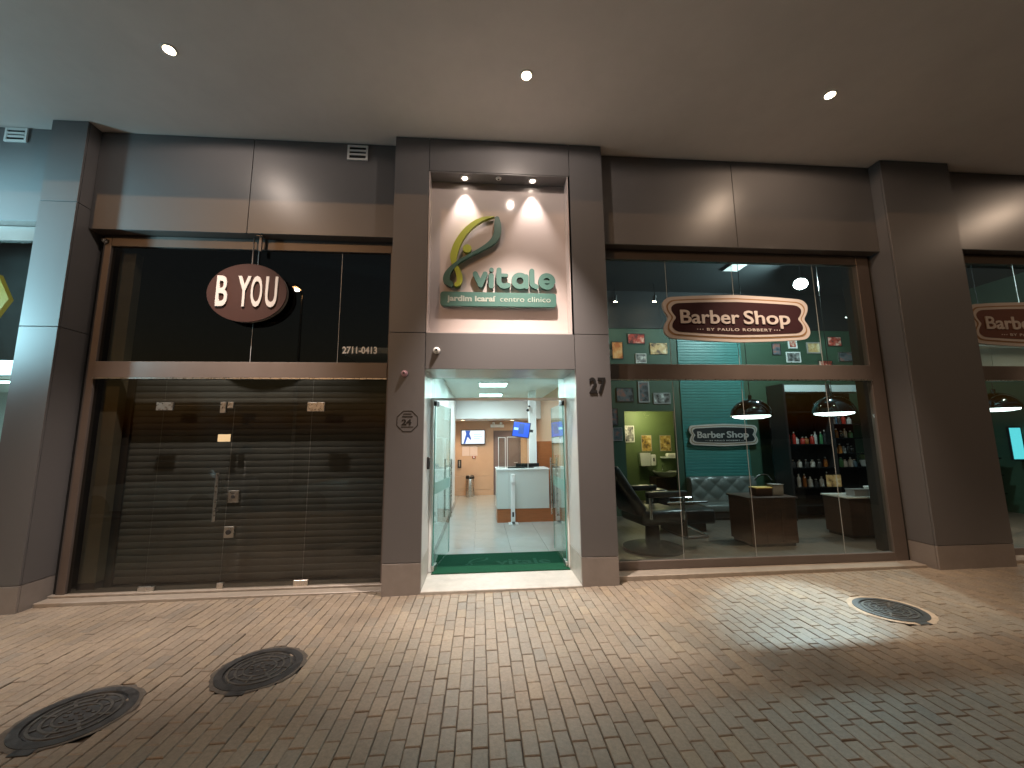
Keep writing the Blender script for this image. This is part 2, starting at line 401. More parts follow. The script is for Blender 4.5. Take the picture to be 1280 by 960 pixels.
for x in (-3.0575, -1.9325): box('glass_joint', x - 0.002, x + 0.002, W - 0.001, W + 0.006, 2.85, 4.415, M_seal, sf)
for a, b in ((-4.925, -4.07), (-4.062, -2.225), (-2.217, -1.265)):
    if a == -4.062: continue
    pane(a, b, 0.03, 2.615, M_glass_dk, sf)
pane(-4.062, -2.225, 2.285, 2.615, M_glass_dk, sf)
for a, b in ((-4.062, -3.205), (-3.195, -2.225)): pane(a, b, 0.03, 2.275, M_glass_dk, sf, name='glass_door')
def fitting(x0, x1, z0, z1, par=sf, m=M_steel): box('patch_fitting', x0, x1, W - 0.018, W + 0.022, z0, z1, m, par, 0.003)
fitting(-4.15, -3.95, 2.215, 2.318); fitting(-2.28, -2.06, 2.195, 2.313); fitting(-4.13, -3.945, 0.0, 0.078); fitting(-2.32, -2.145, 0.01, 0.088)
fitting(-3.37, -3.30, 2.18, 2.32); fitting(-3.28, -3.21, 2.24, 2.32); fitting(-3.225, -3.15, 0.01, 0.09)
l1 = MB().box(-3.175, -3.05, W - 0.026, W + 0.03, 1.045, 1.195, 0.004).build('door_lock', M_steel, sf); MB().cyl((-3.11, W - 0.026, 1.12), (-3.11, W - 0.04, 1.12), 0.022).build('lock_cylinder', M_dark, l1)
l2 = MB().box(-3.19, -3.075, W - 0.026, W + 0.03, 0.62, 0.755, 0.004).build('door_lock', M_steel, sf); MB().cyl((-3.13, W - 0.026, 0.69), (-3.13, W - 0.04, 0.69), 0.03).build('lock_cylinder', M_dark, l2)
hd = MB(); hd.cyl((-3.30, W - 0.065, 0.83), (-3.30, W - 0.065, 1.42), 0.018); hd.build('pull_handle', M_steel, sf, True)
for z in (0.95, 1.3): MB().cyl((-3.30, W - 0.065, z), (-3.30, W, z), 0.009).build('handle_stud', M_steel, sf)
st = MB().box(-3.372, -3.216, W - 0.004, W - 0.001, 1.808, 1.902); tag(st.build('paper_sticker', mat('cream_paper', (0.72, 0.60, 0.36), 0.6)), 'small cream paper sticker on the left glass door', 'sticker')
ph = text_mesh('phone_lettering', '2711-0413', -1.87, 2.98, 0.095, W - 0.006, 0.003, bold=0.004, width=0.46); tag(put('phone_number', ph, M_white), 'white vinyl phone number 2711-0413 on the upper smoked glass', 'lettering')
s_ = MB(); s_.box(-5.09, -1.176, 5.27, 5.66, -0.09, -0.004, 0.006); tag(s_.build('door_sill', M_sill), 'stone step under the closed left shop front', 'step')
s_ = MB(); s_.box(-5.09, -1.176, 5.42, 5.66, -0.002, 0.022, 0.004); s_.build('sill_track', M_sill, sf)
# roller shutter behind the glass
sh = thing('roller_shutter', 'dark ribbed metal roller shutter pulled down behind the left glass doors', 'shutter', (-3.1, 5.78, 0))
pitch = 0.085
prof = [(0.0, 0.0), (0.006, 0.006), (0.010, 0.03), (0.010, 0.055), (0.006, 0.079), (0.0, 0.085)]
bmx = MB(); ra = []; 
for d, z in prof: ra.append([bmx.b.verts.new((-4.66, -d, z)), bmx.b.verts.new((-1.26, -d, z))])
for p, q in zip(ra[:-1], ra[1:]): bmx.b.faces.new((p[0], p[1], q[1], q[0]))
slat_me = bmx.mesh('slat')
for i in range(34):
    o = put('slat', slat_me, M_shutter, sh, local=True); o.location = Vector((0, 5.78, 0.02 + i * pitch)) - ORG[sh]
for x in (-4.70, -1.25): box('shutter_guide', x - 0.05, x + 0.04, 5.74, 5.86, 0.0, 2.9, M_frame, sh)
# pale pilaster standing just inside
M_beige = mat('beige_pilaster', (0.33, 0.28, 0.20), 0.7, var=0.1, vscale=5, bump=0.06)
pl = thing('pilaster', 'beige plastered pilaster behind the left end of the smoked glass', 'pilaster', (-4.85, 5.62, 0))
box('shaft', -4.93, -4.73, 5.60, 5.72, 0.10, 4.40, M_beige, pl); box('skirting', -4.93, -4.725, 5.597, 5.721, 0.0, 0.098, M_frame, pl)
# dark room behind
M_rm = mat('dark_room_wall', (0.045, 0.042, 0.042), 0.8, var=0.2)
rm = thing('dark_shop_room', None, None, (-3, 8, 0), kind='structure')
box('floor', -5.2, -1.12, 5.6, 9, -0.02, 0.0, M_rm, rm); box('back_wall', -5.2, -1.12, 9, 9.1, 0, 5, M_rm, rm); box('side_wall', -5.3, -5.16, 5.73, 9, 0, 5, M_rm, rm); box('side_wall', -1.155, -1.12, 6.01, 9, 0, 5, M_rm, rm); box('room_ceiling', -5.2, -1.12, 5.7, 9, 4.6, 4.7, M_rm, rm)
# oval sign
M_brown = mat('sign_brown', (0.030, 0.0115, 0.008), 0.6, var=0.08, spec=0.15)
M_cream = mat('sign_cream', (0.35, 0.32, 0.295), 0.5)
bs = thing('oval_sign', 'brown oval sign with cream capital letters hanging before the upper left glass', 'sign', (-3.085, 5.38, 3.76))
el = lambda rx, rz: [(-3.085 + rx * math.cos(a * math.pi / 32), 3.76 + rz * math.sin(a * math.pi / 32)) for a in range(64)]
MB().prism(el(0.505, 0.40), 5.335, 5.355).build('sign_face', M_brown, bs); MB().prism(el(0.498, 0.393), 5.356, 5.41).build('sign_rim', mat('sign_rim_grey', (0.26, 0.235, 0.215), 0.5), bs)
for t, x, w in (('B', -3.465, 0.145), ('Y', -3.20, 0.165), ('O', -3.03, 0.145), ('U', -2.845, 0.15)):
    put('letter', text_mesh('letter', t, x, 3.575, 0.425, 5.318, 0.016, bold=0.010, width=w), M_cream, bs)
MB().cyl((-3.085, 5.40, 4.15), (-3.085, 5.40, 4.57), 0.008).build('hanging_rod', M_frame, bs)
br = thing('sign_bracket', 'small metal bracket above the brown oval sign', 'bracket', (-2.98, 5.4, 4.45)); MB().box(-3.0, -2.965, 5.36, 5.39, 4.36, 4.565, 0.003).build('bar', M_frame, br); MB().box(-3.02, -2.945, 5.33, 5.42, 4.56, 4.572).build('plate', M_frame, br)

# ================================================================== SMALL FITTINGS ON THE FACADE
M_warm = mat('warm_lamp', (1, 0.8, 0.6), 0.4, emit=(1.0, 0.74, 0.48), estr=120)
def downlight(x, y, z, label, energy, col, em, r=0.052, group=None, spot=130, blend=1.0, cone=None, tilt=0.0, halo=0):
    t = thing('downlight', label, 'ceiling lamp', (x, y, z), group=group)
    MB().lathe((x, y, z), [(r + 0.028, 0.0), (r + 0.026, -0.008), (r + 0.004, -0.012), (r, -0.004), (r * 0.9, 0.0)], 28).build('trim_ring', M_white, t, True)
    MB().lathe((x, y, z), [(r * 0.92, -0.0035), (0.0, -0.0036)], 24).build('lamp_lens', em, t)
    light('lamp_light', 'SPOT', (x, y, z - 0.03), energy, col, t, aim=cone or (x, y + tilt, 0), size=r * 0.8, spot=spot, blend=blend)
    if halo: light('halo_light', 'SPOT', (x, y, z - 0.03), halo, col, t, size=r * 0.6, spot=178, blend=0.15)
    return t
WARM = (1.0, 0.83, 0.72)
downlight(-3.335, 4.03, C, 'lit warm round downlight in the canopy above the left shop', 1500, WARM, M_warm, group='canopy downlights', spot=58, blend=1.0, tilt=1.5, halo=42)
downlight(0.526, 4.07, C, 'lit warm round downlight in the canopy above the clinic entrance', 1850, WARM, M_warm, group='canopy downlights', spot=57, blend=1.0, tilt=1.25, halo=42)
downlight(4.298, 4.08, C, 'lit warm round downlight in the canopy above the barber shop', 1050, (1.0, 0.74, 0.54), M_warm, group='canopy downlights', spot=58, blend=1.0, tilt=1.5, halo=42)
downlight(9.9, 4.1, C, 'warm round downlight in the canopy right of the wide pillar', 1100, (1.0, 0.74, 0.54), M_warm, group='canopy downlights', spot=62, blend=1.0, tilt=1.45, halo=42)
M_neut = mat('niche_lamp', (1, 0.9, 0.8), 0.4, emit=(1.0, 0.86, 0.72), estr=30)
for x, lb in ((-0.226, 'left small spotlight in the top of the sign niche'), (0.738, 'right small spotlight in the top of the sign niche')):
    downlight(x, 5.225, N1 - 0.011, lb, 72, (1.0, 0.86, 0.78), M_neut, r=0.035, group='niche spotlights', spot=62, blend=0.8, cone=(x, 5.36, 4.3))
sn = thing('niche_sensor', 'tiny round white sensor between the two niche spotlights', 'sensor', (0.25, 5.2, N1 - 0.011))
MB().lathe((0.25, 5.2, N1 - 0.012), [(0.04, 0.0), (0.036, -0.012), (0.02, -0.02), (0.0, -0.02)], 20).build('housing', M_white, sn, True); MB().lathe((0.25, 5.2, N1 - 0.0325), [(0.016, 0), (0, -0.004)], 12).build('lens', M_black, sn)
def vent(x0, x1, z0, z1, label):
    t = thing('vent_grille', label, 'vent', ((x0 + x1) / 2, A, z0), group='vent grilles under the canopy')
    box('backing', x0 + 0.01, x1 - 0.01, A - 0.008, A - 0.002, z0 + 0.01, z1 - 0.01, M_dark, t)
    m = MB(); w = 0.026
    m.box(x0, x0 + w, A - 0.022, A - 0.002, z0, z1); m.box(x1 - w, x1, A - 0.022, A - 0.002, z0, z1); m.box(x0 + w, x1 - w, A - 0.022, A - 0.002, z0, z0 + w); m.box(x0 + w, x1 - w, A - 0.022, A - 0.002, z1 - w, z1); m.build('frame', M_white, t)
    for i in range(2):
        zc = z0 + w + (z1 - z0 - 2 * w) * (i + 1) / 3
        box('slat', x0 + w, x1 - w, A - 0.026, A - 0.009, zc - 0.011, zc + 0.011, M_white, t)
vent(-1.87, -1.59, 5.71, 5.935, 'white slatted vent grille beside the entrance portal'); vent(-6.27, -6.0, 5.76, 5.955, 'white slatted vent grille left of the narrow pillar')
def dome(x, z, r, label, m, y=F):
    t = thing('security_camera', label, 'camera', (x, y, z))
    MB().lathe((x, y, z), [(r, -0.001), (r, -0.02), (r * 0.85, -0.03), (r * 0.6, -0.03)], 24, 'Y').build('base', m, t, True)
    MB().ball((x, y - 0.036, z), r * 0.72, 18, 12).build('eye', m, t, True); MB().lathe((x, y - 0.036 - r * 0.70, z), [(r * 0.34, 0.006), (r * 0.30, -0.004), (0.0, -0.006)], 16, 'Y').build('lens', M_black, t)
dome(-0.565, 2.945, 0.045, 'small white dome camera on the lintel left of centre', M_white)
dome(-0.965, 2.645, 0.04, 'pinkish round sensor on the left portal jamb', mat('pink_plastic', (0.45, 0.26, 0.30), 0.4))
dome(-5.0, 4.48, 0.035, 'tiny camera in the top left corner of the left shop front', M_steel, y=W - 0.032)
oc = thing('alarm_sticker', 'black outlined octagonal alarm sticker with number 24 on the left jamb', 'sticker', (-0.915, F, 2.04))
def octa(r): return [(-0.915 + r * math.cos((a + .5) * math.pi / 4), 2.04 + r * math.sin((a + .5) * math.pi / 4)) for a in range(8)]
M_blackv = mat('black_vinyl', (0.012, 0.011, 0.011), 0.45)
put('outline', loops_mesh('outline', [octa(0.142), octa(0.133)[::-1]], F - 0.003, 0.0025), M_blackv, oc)
put('number', text_mesh('number', '24', -0.985, 1.995, 0.07, F - 0.003, 0.0025, bold=0.004, width=0.12), M_blackv, oc)
for z, w, h_ in ((2.125, 0.10, 0.012), (2.09, 0.13, 0.014), (1.965, 0.15, 0.007)): box('print_line', -0.915 - w / 2, -0.915 + w / 2, F - 0.003, F - 0.0005, z, z + h_, M_blackv, oc)
hn = thing('house_number', 'black house number 27 on the right portal jamb', 'number', (1.53, F, 2.4))
for t_, x in (('2', 1.425), ('7', 1.54)): put('digit', text_mesh('digit', t_, x, 2.40, 0.205, F - 0.014, 0.012, bold=0.006, width=0.10), M_blackv, hn)

# ---- clinic logo
M_teal = mat('sign_teal', (0.050, 0.130, 0.110), 0.42, var=0.04); M_lime = mat('sign_lime', (0.36, 0.42, 0.045), 0.42, var=0.03)
lg = thing('clinic_logo', 'raised green leaf logo with teal lettering above a teal name plate', 'sign', (0.25, NB, 3.6))
LX = lambda zx: -0.105 + (zx - 332) * 0.00157
LZ = lambda zy: 3.884 + (725 - zy) * 0.00157
K = 0.00157
def S(p): return [(LX(x), LZ(y), w * K / 2) for x, y, w in p]
def SW(p, w=45): return [(LX(x), LZ(y), w * K / 2) for x, y in p]
lime = smooth_path(S([(522, 68, 4), (440, 84, 26), (350, 132, 44), (265, 215, 52), (205, 310, 58), (172, 400, 62), (160, 470, 56), (172, 530, 40), (200, 590, 46), (214, 640, 52), (212, 690, 44), (186, 712, 34)]))
tealp = smooth_path(S([(545, 88, 40), (550, 150, 62), (545, 230, 66), (505, 305, 52), (425, 368, 34), (320, 432, 26), (220, 495, 26), (150, 560, 38), (108, 625, 52), (104, 680, 58), (140, 712, 44)]))
put('leaf_stroke', loops_mesh('leaf_stroke', stroke_loops([lime], 0.005), NB - 0.085, 0.06), M_lime, lg)
put('leaf_stroke', loops_mesh('leaf_stroke', stroke_loops([tealp], 0.005), NB - 0.095, 0.06), M_teal, lg)
put('leaf_dot', loops_mesh('leaf_dot', stroke_loops([S([(280, 378, 76)])], 0.004), NB - 0.085, 0.06), M_lime, lg)
arc = lambda cx, cy_, r, a0, a1, n=20: [(cx + r * math.cos(RAD(a0 + (a1 - a0) * i / n)), cy_ - r * math.sin(RAD(a0 + (a1 - a0) * i / n))) for i in range(n + 1)]
letters = {
 'v': [SW([(352, 608), (397, 708), (438, 608)])],
 'i': [SW([(492, 622), (492, 716)]), SW([(494, 568)], 40)],
 't': [SW(smooth_path([(560, 568), (558, 640), (566, 692), (600, 716), (640, 706)])), SW([(560, 616), (626, 616)], 32)],
 'a': [SW(arc(745, 664, 54, 0, 360, 30)), SW([(800, 625), (800, 716)])],
 'l': [SW(smooth_path([(852, 572), (852, 640), (856, 695), (888, 716)]))],
 'e': [SW([(938, 668), (1034, 668)], 28), SW(arc(985, 664, 54, -5, 318, 30))],
}
for ch, st_ in letters.items():
    put('letter', loops_mesh('letter', stroke_loops(st_, 0.0035), NB - 0.075, 0.05), M_teal, lg)
def rrect(x0, x1, z0, z1, r, n=6):
    o = []
    for cx, cz, a0 in ((x1 - r, z1 - r, 0), (x0 + r, z1 - r, 90), (x0 + r, z0 + r, 180), (x1 - r, z0 + r, 270)):
        for i in range(n + 1):
            a = RAD(a0 + 90 * i / n); o.append((cx + r * math.cos(a), cz + r * math.sin(a)))
    return o
plt_ = MB().prism(rrect(-0.545, 1.045, 3.605, 3.80, 0.04), NB - 0.085, NB - 0.03).build('name_plate', M_teal, lg)
M_pltx = mat('plate_lettering', (0.30, 0.34, 0.30), 0.45)
put('plate_lettering', text_mesh('plate_lettering', 'jardim icaraí', -0.455, 3.672, 0.078, NB - 0.088, 0.003, bold=0.004, width=0.66), M_pltx, plt_)
put('plate_lettering', text_mesh('plate_lettering', 'centro clínico', 0.265, 3.672, 0.078, NB - 0.088, 0.003, bold=0.0, width=0.70), M_pltx, plt_)

# ================================================================== CLINIC
M_floor = mat('polished_floor_tile', (0.36, 0.37, 0.35), 0.14, var=0.06, vscale=2.5)
M_wallw = mat('clinic_white_wall', (0.78, 0.80, 0.80), 0.5)
M_wallb = mat('beige_laminate', (0.55, 0.36, 0.24), 0.45, var=0.04, vscale=3)
M_orange = mat('orange_wood', (0.36, 0.12, 0.042), 0.35, var=0.12, vscale=4, stretch=(1, 1, 8))
cl = thing('clinic_room', None, None, (0.5, 9, 0), kind='structure')
box('floor_bed', -1.9, 1.9, 5.78, 13.5, -0.06, 0.0, M_sill, cl)
nt = 0
xs = [-1.9 + 0.6 * i for i in range(7)]; ys = [5.79 + 0.6 * i for i in range(13)]
tile_me = MB().box(0.0015, 0.5985, 0.0015, 0.5985, 0.0, 0.022, 0.001).mesh('floor_tile')
for x in xs:
    for y in ys:
        o = put('floor_tile', tile_me, M_floor, cl, local=True); o.location = Vector((x, y, 0.0)) - ORG[cl]
FZ = 0.022
box('wall_left', -0.84, -0.73, 6.3, 11.8, FZ, 3.0, M_wallw, cl); box('wall_left', -1.9, -0.84, 11.7, 11.8, FZ, 3.0, M_wallw, cl); box('wall_left', -1.95, -1.9, 11.7, 13.5, FZ, 3.0, M_wallb, cl)
box('skirting', -0.728, -0.715, 6.3, 11.8, FZ, 0.1, mat('grey_skirting', (0.3, 0.3, 0.29), 0.4), cl)
box('room_ceiling', -1.9, 1.9, 5.56, 11.95, 3.0, 3.08, M_wallw, cl); box('bulkhead', -1.9, 1.9, 11.95, 13.5, 2.42, 2.6, M_wallw, cl); box('bulkhead', -1.9, 1.9, 11.9, 11.95, 2.42, 3.0, M_wallw, cl)
box('wall_right', 1.80, 1.9, 5.9, 8.9, FZ, 3.0, M_wallw, cl); box('wall_right', 1.80, 1.9, 8.9, 13.5, FZ, 3.0, M_wallb, cl)
box('orange_dado', 1.775, 1.798, 6.2, 8.84, FZ, 1.9, M_orange, cl); box('wall_front', 1.27, 1.85, 5.9, 5.95, FZ, 3.0, M_wallw, cl)
box('column', 1.19, 1.36, 9.75, 9.95, FZ, 3.0, M_wallw, cl); box('orange_screen', 1.37, 1.79, 9.82, 9.88, FZ, 1.75, M_orange, cl)
# back wall of laminate panels
bw = 13.4
for a, b, z0, z1 in ((-1.9, 0.43, 0.63, 2.42), (-1.9, 0.43, 0.2, 0.624), (-1.9, 0.43, FZ, 0.194), (1.335, 1.8, FZ, 2.42), (0.43, 1.335, 2.1, 2.42)):
    box('wall_panel', a + 0.002, b - 0.002, bw, bw + 0.05, z0, z1, M_wallb, cl)
box('back_wall', -1.9, 1.9, bw + 0.06, bw + 0.1, 0, 2.6, M_dark, cl)
dr = thing('inner_door', 'taupe flush door at the back of the clinic corridor', 'door', (0.88, bw, FZ)); M_taupe = mat('taupe_door', (0.18, 0.13, 0.125), 0.45, var=0.05)
box('leaf', 0.47, 1.295, bw + 0.005, bw + 0.045, FZ + 0.01, 2.05, M_taupe, dr, 0.002)
for x0, x1 in ((0.432, 0.465), (1.3, 1.333)): box('frame', x0, x1, bw - 0.012, bw + 0.045, FZ, 2.095, M_taupe, dr)
box('frame', 0.466, 1.299, bw - 0.012, bw + 0.045, 2.056, 2.095, M_taupe, dr); MB().tube([(1.22, bw - 0.005, 1.05), (1.22, bw - 0.05, 1.05), (1.10, bw - 0.05, 1.05)], 0.011).build('handle', M_steel, dr)
# lamps
M_led = mat('led_panel', (1, 1, 1), 0.5, emit=(0.80, 1.0, 0.98), estr=9)
COOL = (0.74, 0.98, 1.0)
for i, (x, y) in enumerate(((0.27, 6.7), (0.27, 8.6), (0.27, 10.6))):
    t = thing('ceiling_panel_lamp', ['lit square ceiling panel just inside the clinic door', 'lit square ceiling panel above the reception counter', 'lit square ceiling panel farthest inside the clinic'][i], 'ceiling lamp', (x, y, 3.0), group='clinic ceiling panels')
    box('diffuser', x - 0.29, x + 0.29, y - 0.29, y + 0.29, 2.978, 2.985, M_led, t)
    m = MB(); m.box(x - 0.31, x - 0.291, y - 0.31, y + 0.31, 2.97, 2.999); m.box(x + 0.291, x + 0.31, y - 0.31, y + 0.31, 2.97, 2.999); m.box(x - 0.29, x + 0.29, y - 0.31, y - 0.291, 2.97, 2.999); m.box(x - 0.29, x + 0.29, y + 0.291, y + 0.31, 2.97, 2.999); m.build('frame', M_white, t)
    light('panel_light', 'AREA', (x, y, 2.96), 25, COOL, t, size=0.56)
for i, (x, y) in enumerate(((-0.55, 12.6), (1.0, 12.7))):
    downlight(x, y, 2.42, ['warm downlight before the beige wall near the screen', 'warm downlight before the taupe corridor door'][i], 75, (1.0, 0.70, 0.42), M_warm, r=0.05, group='corridor downlights')
# glass doors
def door_leaf(px, ex, label):
    t = thing('glass_door_leaf', label, 'door', (px, 5.80, 0.05)); ey = 6.72
    dv = Vector((ex - px, ey - 5.80, 0)); L = dv.length; t.rotation_euler = (0, 0, math.atan2(dv.y, dv.x))
    box('leaf', 0, L, -0.005, 0.005, 0.0, 2.27, M_glass_g, t, local=True); box('edge', -0.009, -0.001, -0.006, 0.006, 0.0, 2.27, M_gedge, t, local=True); box('edge', L + 0.001, L + 0.006, -0.005, 0.005, 0.0, 2.27, M_gedge, t, local=True)
    box('patch_fitting', -0.012, 0.15, -0.02, 0.02, -0.02, 0.055, M_steel, t, 0.003, local=True); box('patch_fitting', -0.012, 0.15, -0.02, 0.02, 2.24, 2.31, M_black, t, 0.003, local=True)
    for s in (-1, 1):
        MB().cyl((L - 0.11, s * 0.05, 0.55), (L - 0.11, s * 0.05, 1.45), 0.013).build('pull_handle', M_steel, t, True, local=True)
    for z in (0.66, 1.34): MB().cyl((L - 0.11, -0.05, z), (L - 0.11, 0.05, z), 0.008).build('handle_stud', M_steel, t, local=True)
    box('frosted_band', 0.02, L - 0.02, -0.0075, -0.0055, 1.0, 1.16, mat('frosted_film', (0.35, 0.55, 0.50), 0.6), t, local=True)
    return t
door_leaf(-0.645, -0.50, 'left clear glass door leaf of the clinic swung inward'); door_leaf(1.205, 1.20, 'right clear glass door leaf of the clinic swung inward')
tg = thing('entrance_transom', 'clear glass transom with pale frame above the clinic doors', 'window', (0.27, 5.8, 2.35))
box('glass_pane', -0.70, 1.24, 5.796, 5.804, 2.40, 2.70, M_glass_g, tg); box('transom_bar', -0.705, 1.245, 5.78, 5.82, 2.365, 2.40, M_whiteg, tg)
for x0, x1 in ((-0.705, -0.668), (1.228, 1.246)): box('side_post', x0, x1, 5.78, 5.82, 0.03, 2.364, M_whiteg, tg)
th = MB(); th.box(OL - 0.0, OR_, 5.10, 5.785, -0.06, 0.0225, 0.006); tag(th.build('threshold', M_sillw), 'pale worn stone threshold at the clinic entrance', 'threshold')
M_mat = mat('green_mat', (0.011, 0.060, 0.033), 0.95, var=0.2, vscale=60, bump=0.4, bscale=300, spec=0.05)
mt = thing('entrance_mat', 'dark green entrance mat with faint printed lettering inside the glass doors', 'mat', (0.27, 6.3, 0.03)); box('pile', -0.655, 1.235, 5.70, 6.60, FZ + 0.001, 0.036, M_mat, mt, 0.003)
tm = text_mesh('mat_print', 'vitale', 0, 0, 0.26, 0.0, 0.001, bold=0.008, width=0.80)
co = np.empty(len(tm.vertices) * 3); tm.vertices.foreach_get('co', co); co = co.reshape(-1, 3); co = np.stack([co[:, 0] + 0.22, 6.0 + co[:, 2], 0.0385 - co[:, 1]], 1); tm.vertices.foreach_set('co', co.ravel()); tm.update()
M_matp = mat('mat_print', (0.03, 0.10, 0.065), 0.95, spec=0.05); put('mat_print', tm, M_matp, mt)
lm = loops_mesh('mat_print', [[(x * 0.42, z * 0.42) for x, z in lp] for lp in stroke_loops([lime, tealp], 0.006)], 0, 0.001)
co = np.empty(len(lm.vertices) * 3); lm.vertices.foreach_get('co', co); co = co.reshape(-1, 3); co = np.stack([co[:, 0] + 0.0, 6.0 + (co[:, 2] - 1.62) * 0.8, 0.0385 - co[:, 1]], 1); lm.vertices.foreach_set('co', co.ravel()); lm.update(); put('mat_print', lm, M_matp, mt)
# counter
M_ctr = mat('counter_white', (0.56, 0.60, 0.58), 0.3); cn = thing('reception_counter', 'white reception counter with orange wood base in the clinic', 'counter', (0.93, 8.95, FZ))
box('front_panel', 0.353, 0.62, 8.95, 8.98, 0.31, 1.135, M_ctr, cn, 0.002); box('front_panel', 0.624, 1.507, 8.95, 8.98, 0.31, 1.135, M_ctr, cn, 0.002); box('side_panel', 0.353, 0.385, 8.981, 9.6, 0.31, 1.135, M_ctr, cn)
box('counter_top', 0.34, 1.52, 8.93, 9.62, 1.137, 1.165, M_whiteg, cn, 0.004); box('base', 0.365, 1.765, 8.97, 9.55, FZ, 0.305, M_orange, cn)
sg = thing('sneeze_screen', 'clear acrylic screen with white frame standing on the reception counter', 'screen', (0.7, 9.0, 1.166))
for x0, x1 in ((0.395, 0.555), (0.59, 1.06)):
    m = MB(); z1 = 1.85 if x0 < 0.5 else 1.86; w = 0.009
    m.box(x0, x0 + w, 9.0, 9.012, 1.166, z1); m.box(x1 - w, x1, 9.0, 9.012, 1.166, z1); m.box(x0 + w, x1 - w, 9.0, 9.012, z1 - w, z1); m.build('frame', M_white, sg); box('clear_sheet', x0 + w, x1 - w, 9.004, 9.008, 1.168, z1 - w, M_glass, sg)
kb = thing('desk_monitor', 'black flat monitor tilted low on the reception counter', 'monitor', (0.95, 9.2, 1.166)); box('panel', 0.80, 1.33, 9.20, 9.23, 1.18, 1.262, M_black, kb, 0.004); box('foot', 0.6, 1.2, 9.10, 9.3, 1.166, 1.178, M_black, kb); box('keyboard', 0.59, 0.98, 9.02, 9.13, 1.166, 1.195, M_black, kb)
sz = thing('sanitizer_stand', 'white pedal sanitizer stand in front of the reception counter', 'stand', (0.70, 8.85, FZ)); box('post', 0.655, 0.745, 8.84, 8.875, 0.04, 1.05, M_whiteg, sz, 0.003); box('base_plate', 0.60, 0.80, 8.74, 8.92, FZ, 0.038, M_whiteg, sz); box('dispenser', 0.665, 0.735, 8.77, 8.839, 0.88, 1.06, M_whiteg, sz, 0.006); box('pedal', 0.67, 0.73, 8.70, 8.83, 0.05, 0.065, M_black, sz); box('arrow_print', 0.68, 0.72, 8.836, 8.8395, 0.16, 0.26, M_blackv, sz)
# screens
M_scr = mat('screen_cyan', (0.02, 0.02, 0.02), 0.2, emit=(0.45, 0.95, 0.95), estr=1.0); M_scb = mat('screen_navy', (0.02, 0.02, 0.02), 0.2, emit=(0.03, 0.10, 0.42), estr=1.0); M_scw = mat('screen_white', (0.02, 0.02, 0.02), 0.2, emit=(0.85, 0.95, 1.0), estr=1.0); M_sc2 = mat('screen_blue', (0.02, 0.02, 0.02), 0.2, emit=(0.02, 0.10, 0.75), estr=1.1)
tv = thing('wall_television', 'flat television with blue figure on the beige clinic wall', 'television', (-0.24, bw, 1.66)); box('casing', -0.635, 0.155, bw - 0.07, bw - 0.01, 1.645, 2.13, M_black, tv, 0.004)
box('screen', -0.61, 0.13, bw - 0.074, bw - 0.071, 1.675, 2.105, M_scw, tv); MB().prism([(-0.56, 1.68), (-0.50, 1.68), (-0.42, 1.90), (-0.33, 1.80), (-0.30, 1.83), (-0.36, 2.0), (-0.33, 2.10), (-0.50, 2.10), (-0.47, 2.0)], bw - 0.077, bw - 0.0745).build('picture_figure', M_scb, tv)
for z, w in ((1.97, 0.25), (1.90, 0.28), (1.83, 0.2)): box('picture_line', -0.22, -0.22 + w, bw - 0.077, bw - 0.0745, z, z + 0.022, M_scr, tv)
t2 = thing('hanging_television', 'tilted television with bright blue picture hanging near the clinic column', 'television', (0.83, 8.2, 2.0)); t2.rotation_euler = (RAD(-8), RAD(8), RAD(-14))
box('casing', -0.18, 0.18, 0.0, 0.04, -0.16, 0.16, M_black, t2, 0.004, local=True); box('screen', -0.165, 0.165, -0.004, -0.001, -0.145, 0.145, M_sc2, t2, local=True); box('picture_figure', -0.05, 0.06, -0.007, -0.0045, -0.09, 0.12, M_scb, t2, local=True); box('picture_figure', -0.15, -0.06, -0.007, -0.0045, -0.02, 0.03, M_scr, t2, local=True); box('wall_arm', 0.1, 0.24, 0.041, 0.08, -0.02, 0.03, M_black, t2, local=True)
for i, (x0, x1) in enumerate(((-0.60, -0.36), (-0.345, -0.10))): tag(box('notice_sheet', x0, x1, bw - 0.006, bw - 0.002, 1.28, 1.595, mat('pink_paper', (0.66, 0.52, 0.47), 0.6)), ['left pale notice sheet under the wall television', 'right pale notice sheet under the wall television'][i], 'paper', 'notice sheets')
fa = thing('alarm_button', 'small red call point under the notice sheets', 'button', (-0.21, bw, 1.22)); box('case', -0.27, -0.16, bw - 0.04, bw - 0.002, 1.20, 1.275, mat('red_plastic', (0.35, 0.06, 0.05), 0.4), fa, 0.004); box('button', -0.235, -0.195, bw - 0.046, bw - 0.041, 1.22, 1.255, M_white, fa)
ic = thing('intercom', 'black wall intercom low beside the clinic corridor corner', 'intercom', (-0.68, bw, 0.9)); box('case', -0.74, -0.62, bw - 0.05, bw - 0.002, 0.9, 1.16, M_black, ic, 0.006); box('handset', -0.70, -0.66, bw - 0.075, bw - 0.051, 0.94, 1.13, M_steel, ic, 0.004)
bn = thing('waste_bin', 'tall steel waste bin with black lid by the beige wall', 'bin', (-0.33, 13.1, FZ)); MB().lathe((-0.33, 13.1, FZ), [(0.13, 0.0), (0.135, 0.02), (0.135, 0.55), (0.13, 0.56)], 28).build('body', M_steel, bn, True); MB().lathe((-0.33, 13.1, FZ), [(0.14, 0.561), (0.14, 0.62), (0.11, 0.66), (0.0, 0.662)], 28).build('lid', M_black, bn, True)
em = thing('emergency_light', 'white emergency light over the taupe clinic door', 'lamp', (0.55, bw, 2.2)); box('case', 0.33, 0.78, bw - 0.07, bw - 0.002, 2.20, 2.30, M_whiteg, em, 0.008); 
for x in (0.43, 0.68): MB().ball((x, bw - 0.08, 2.33), 0.05, 12, 8).build('lamp_head', M_whiteg, em, True)
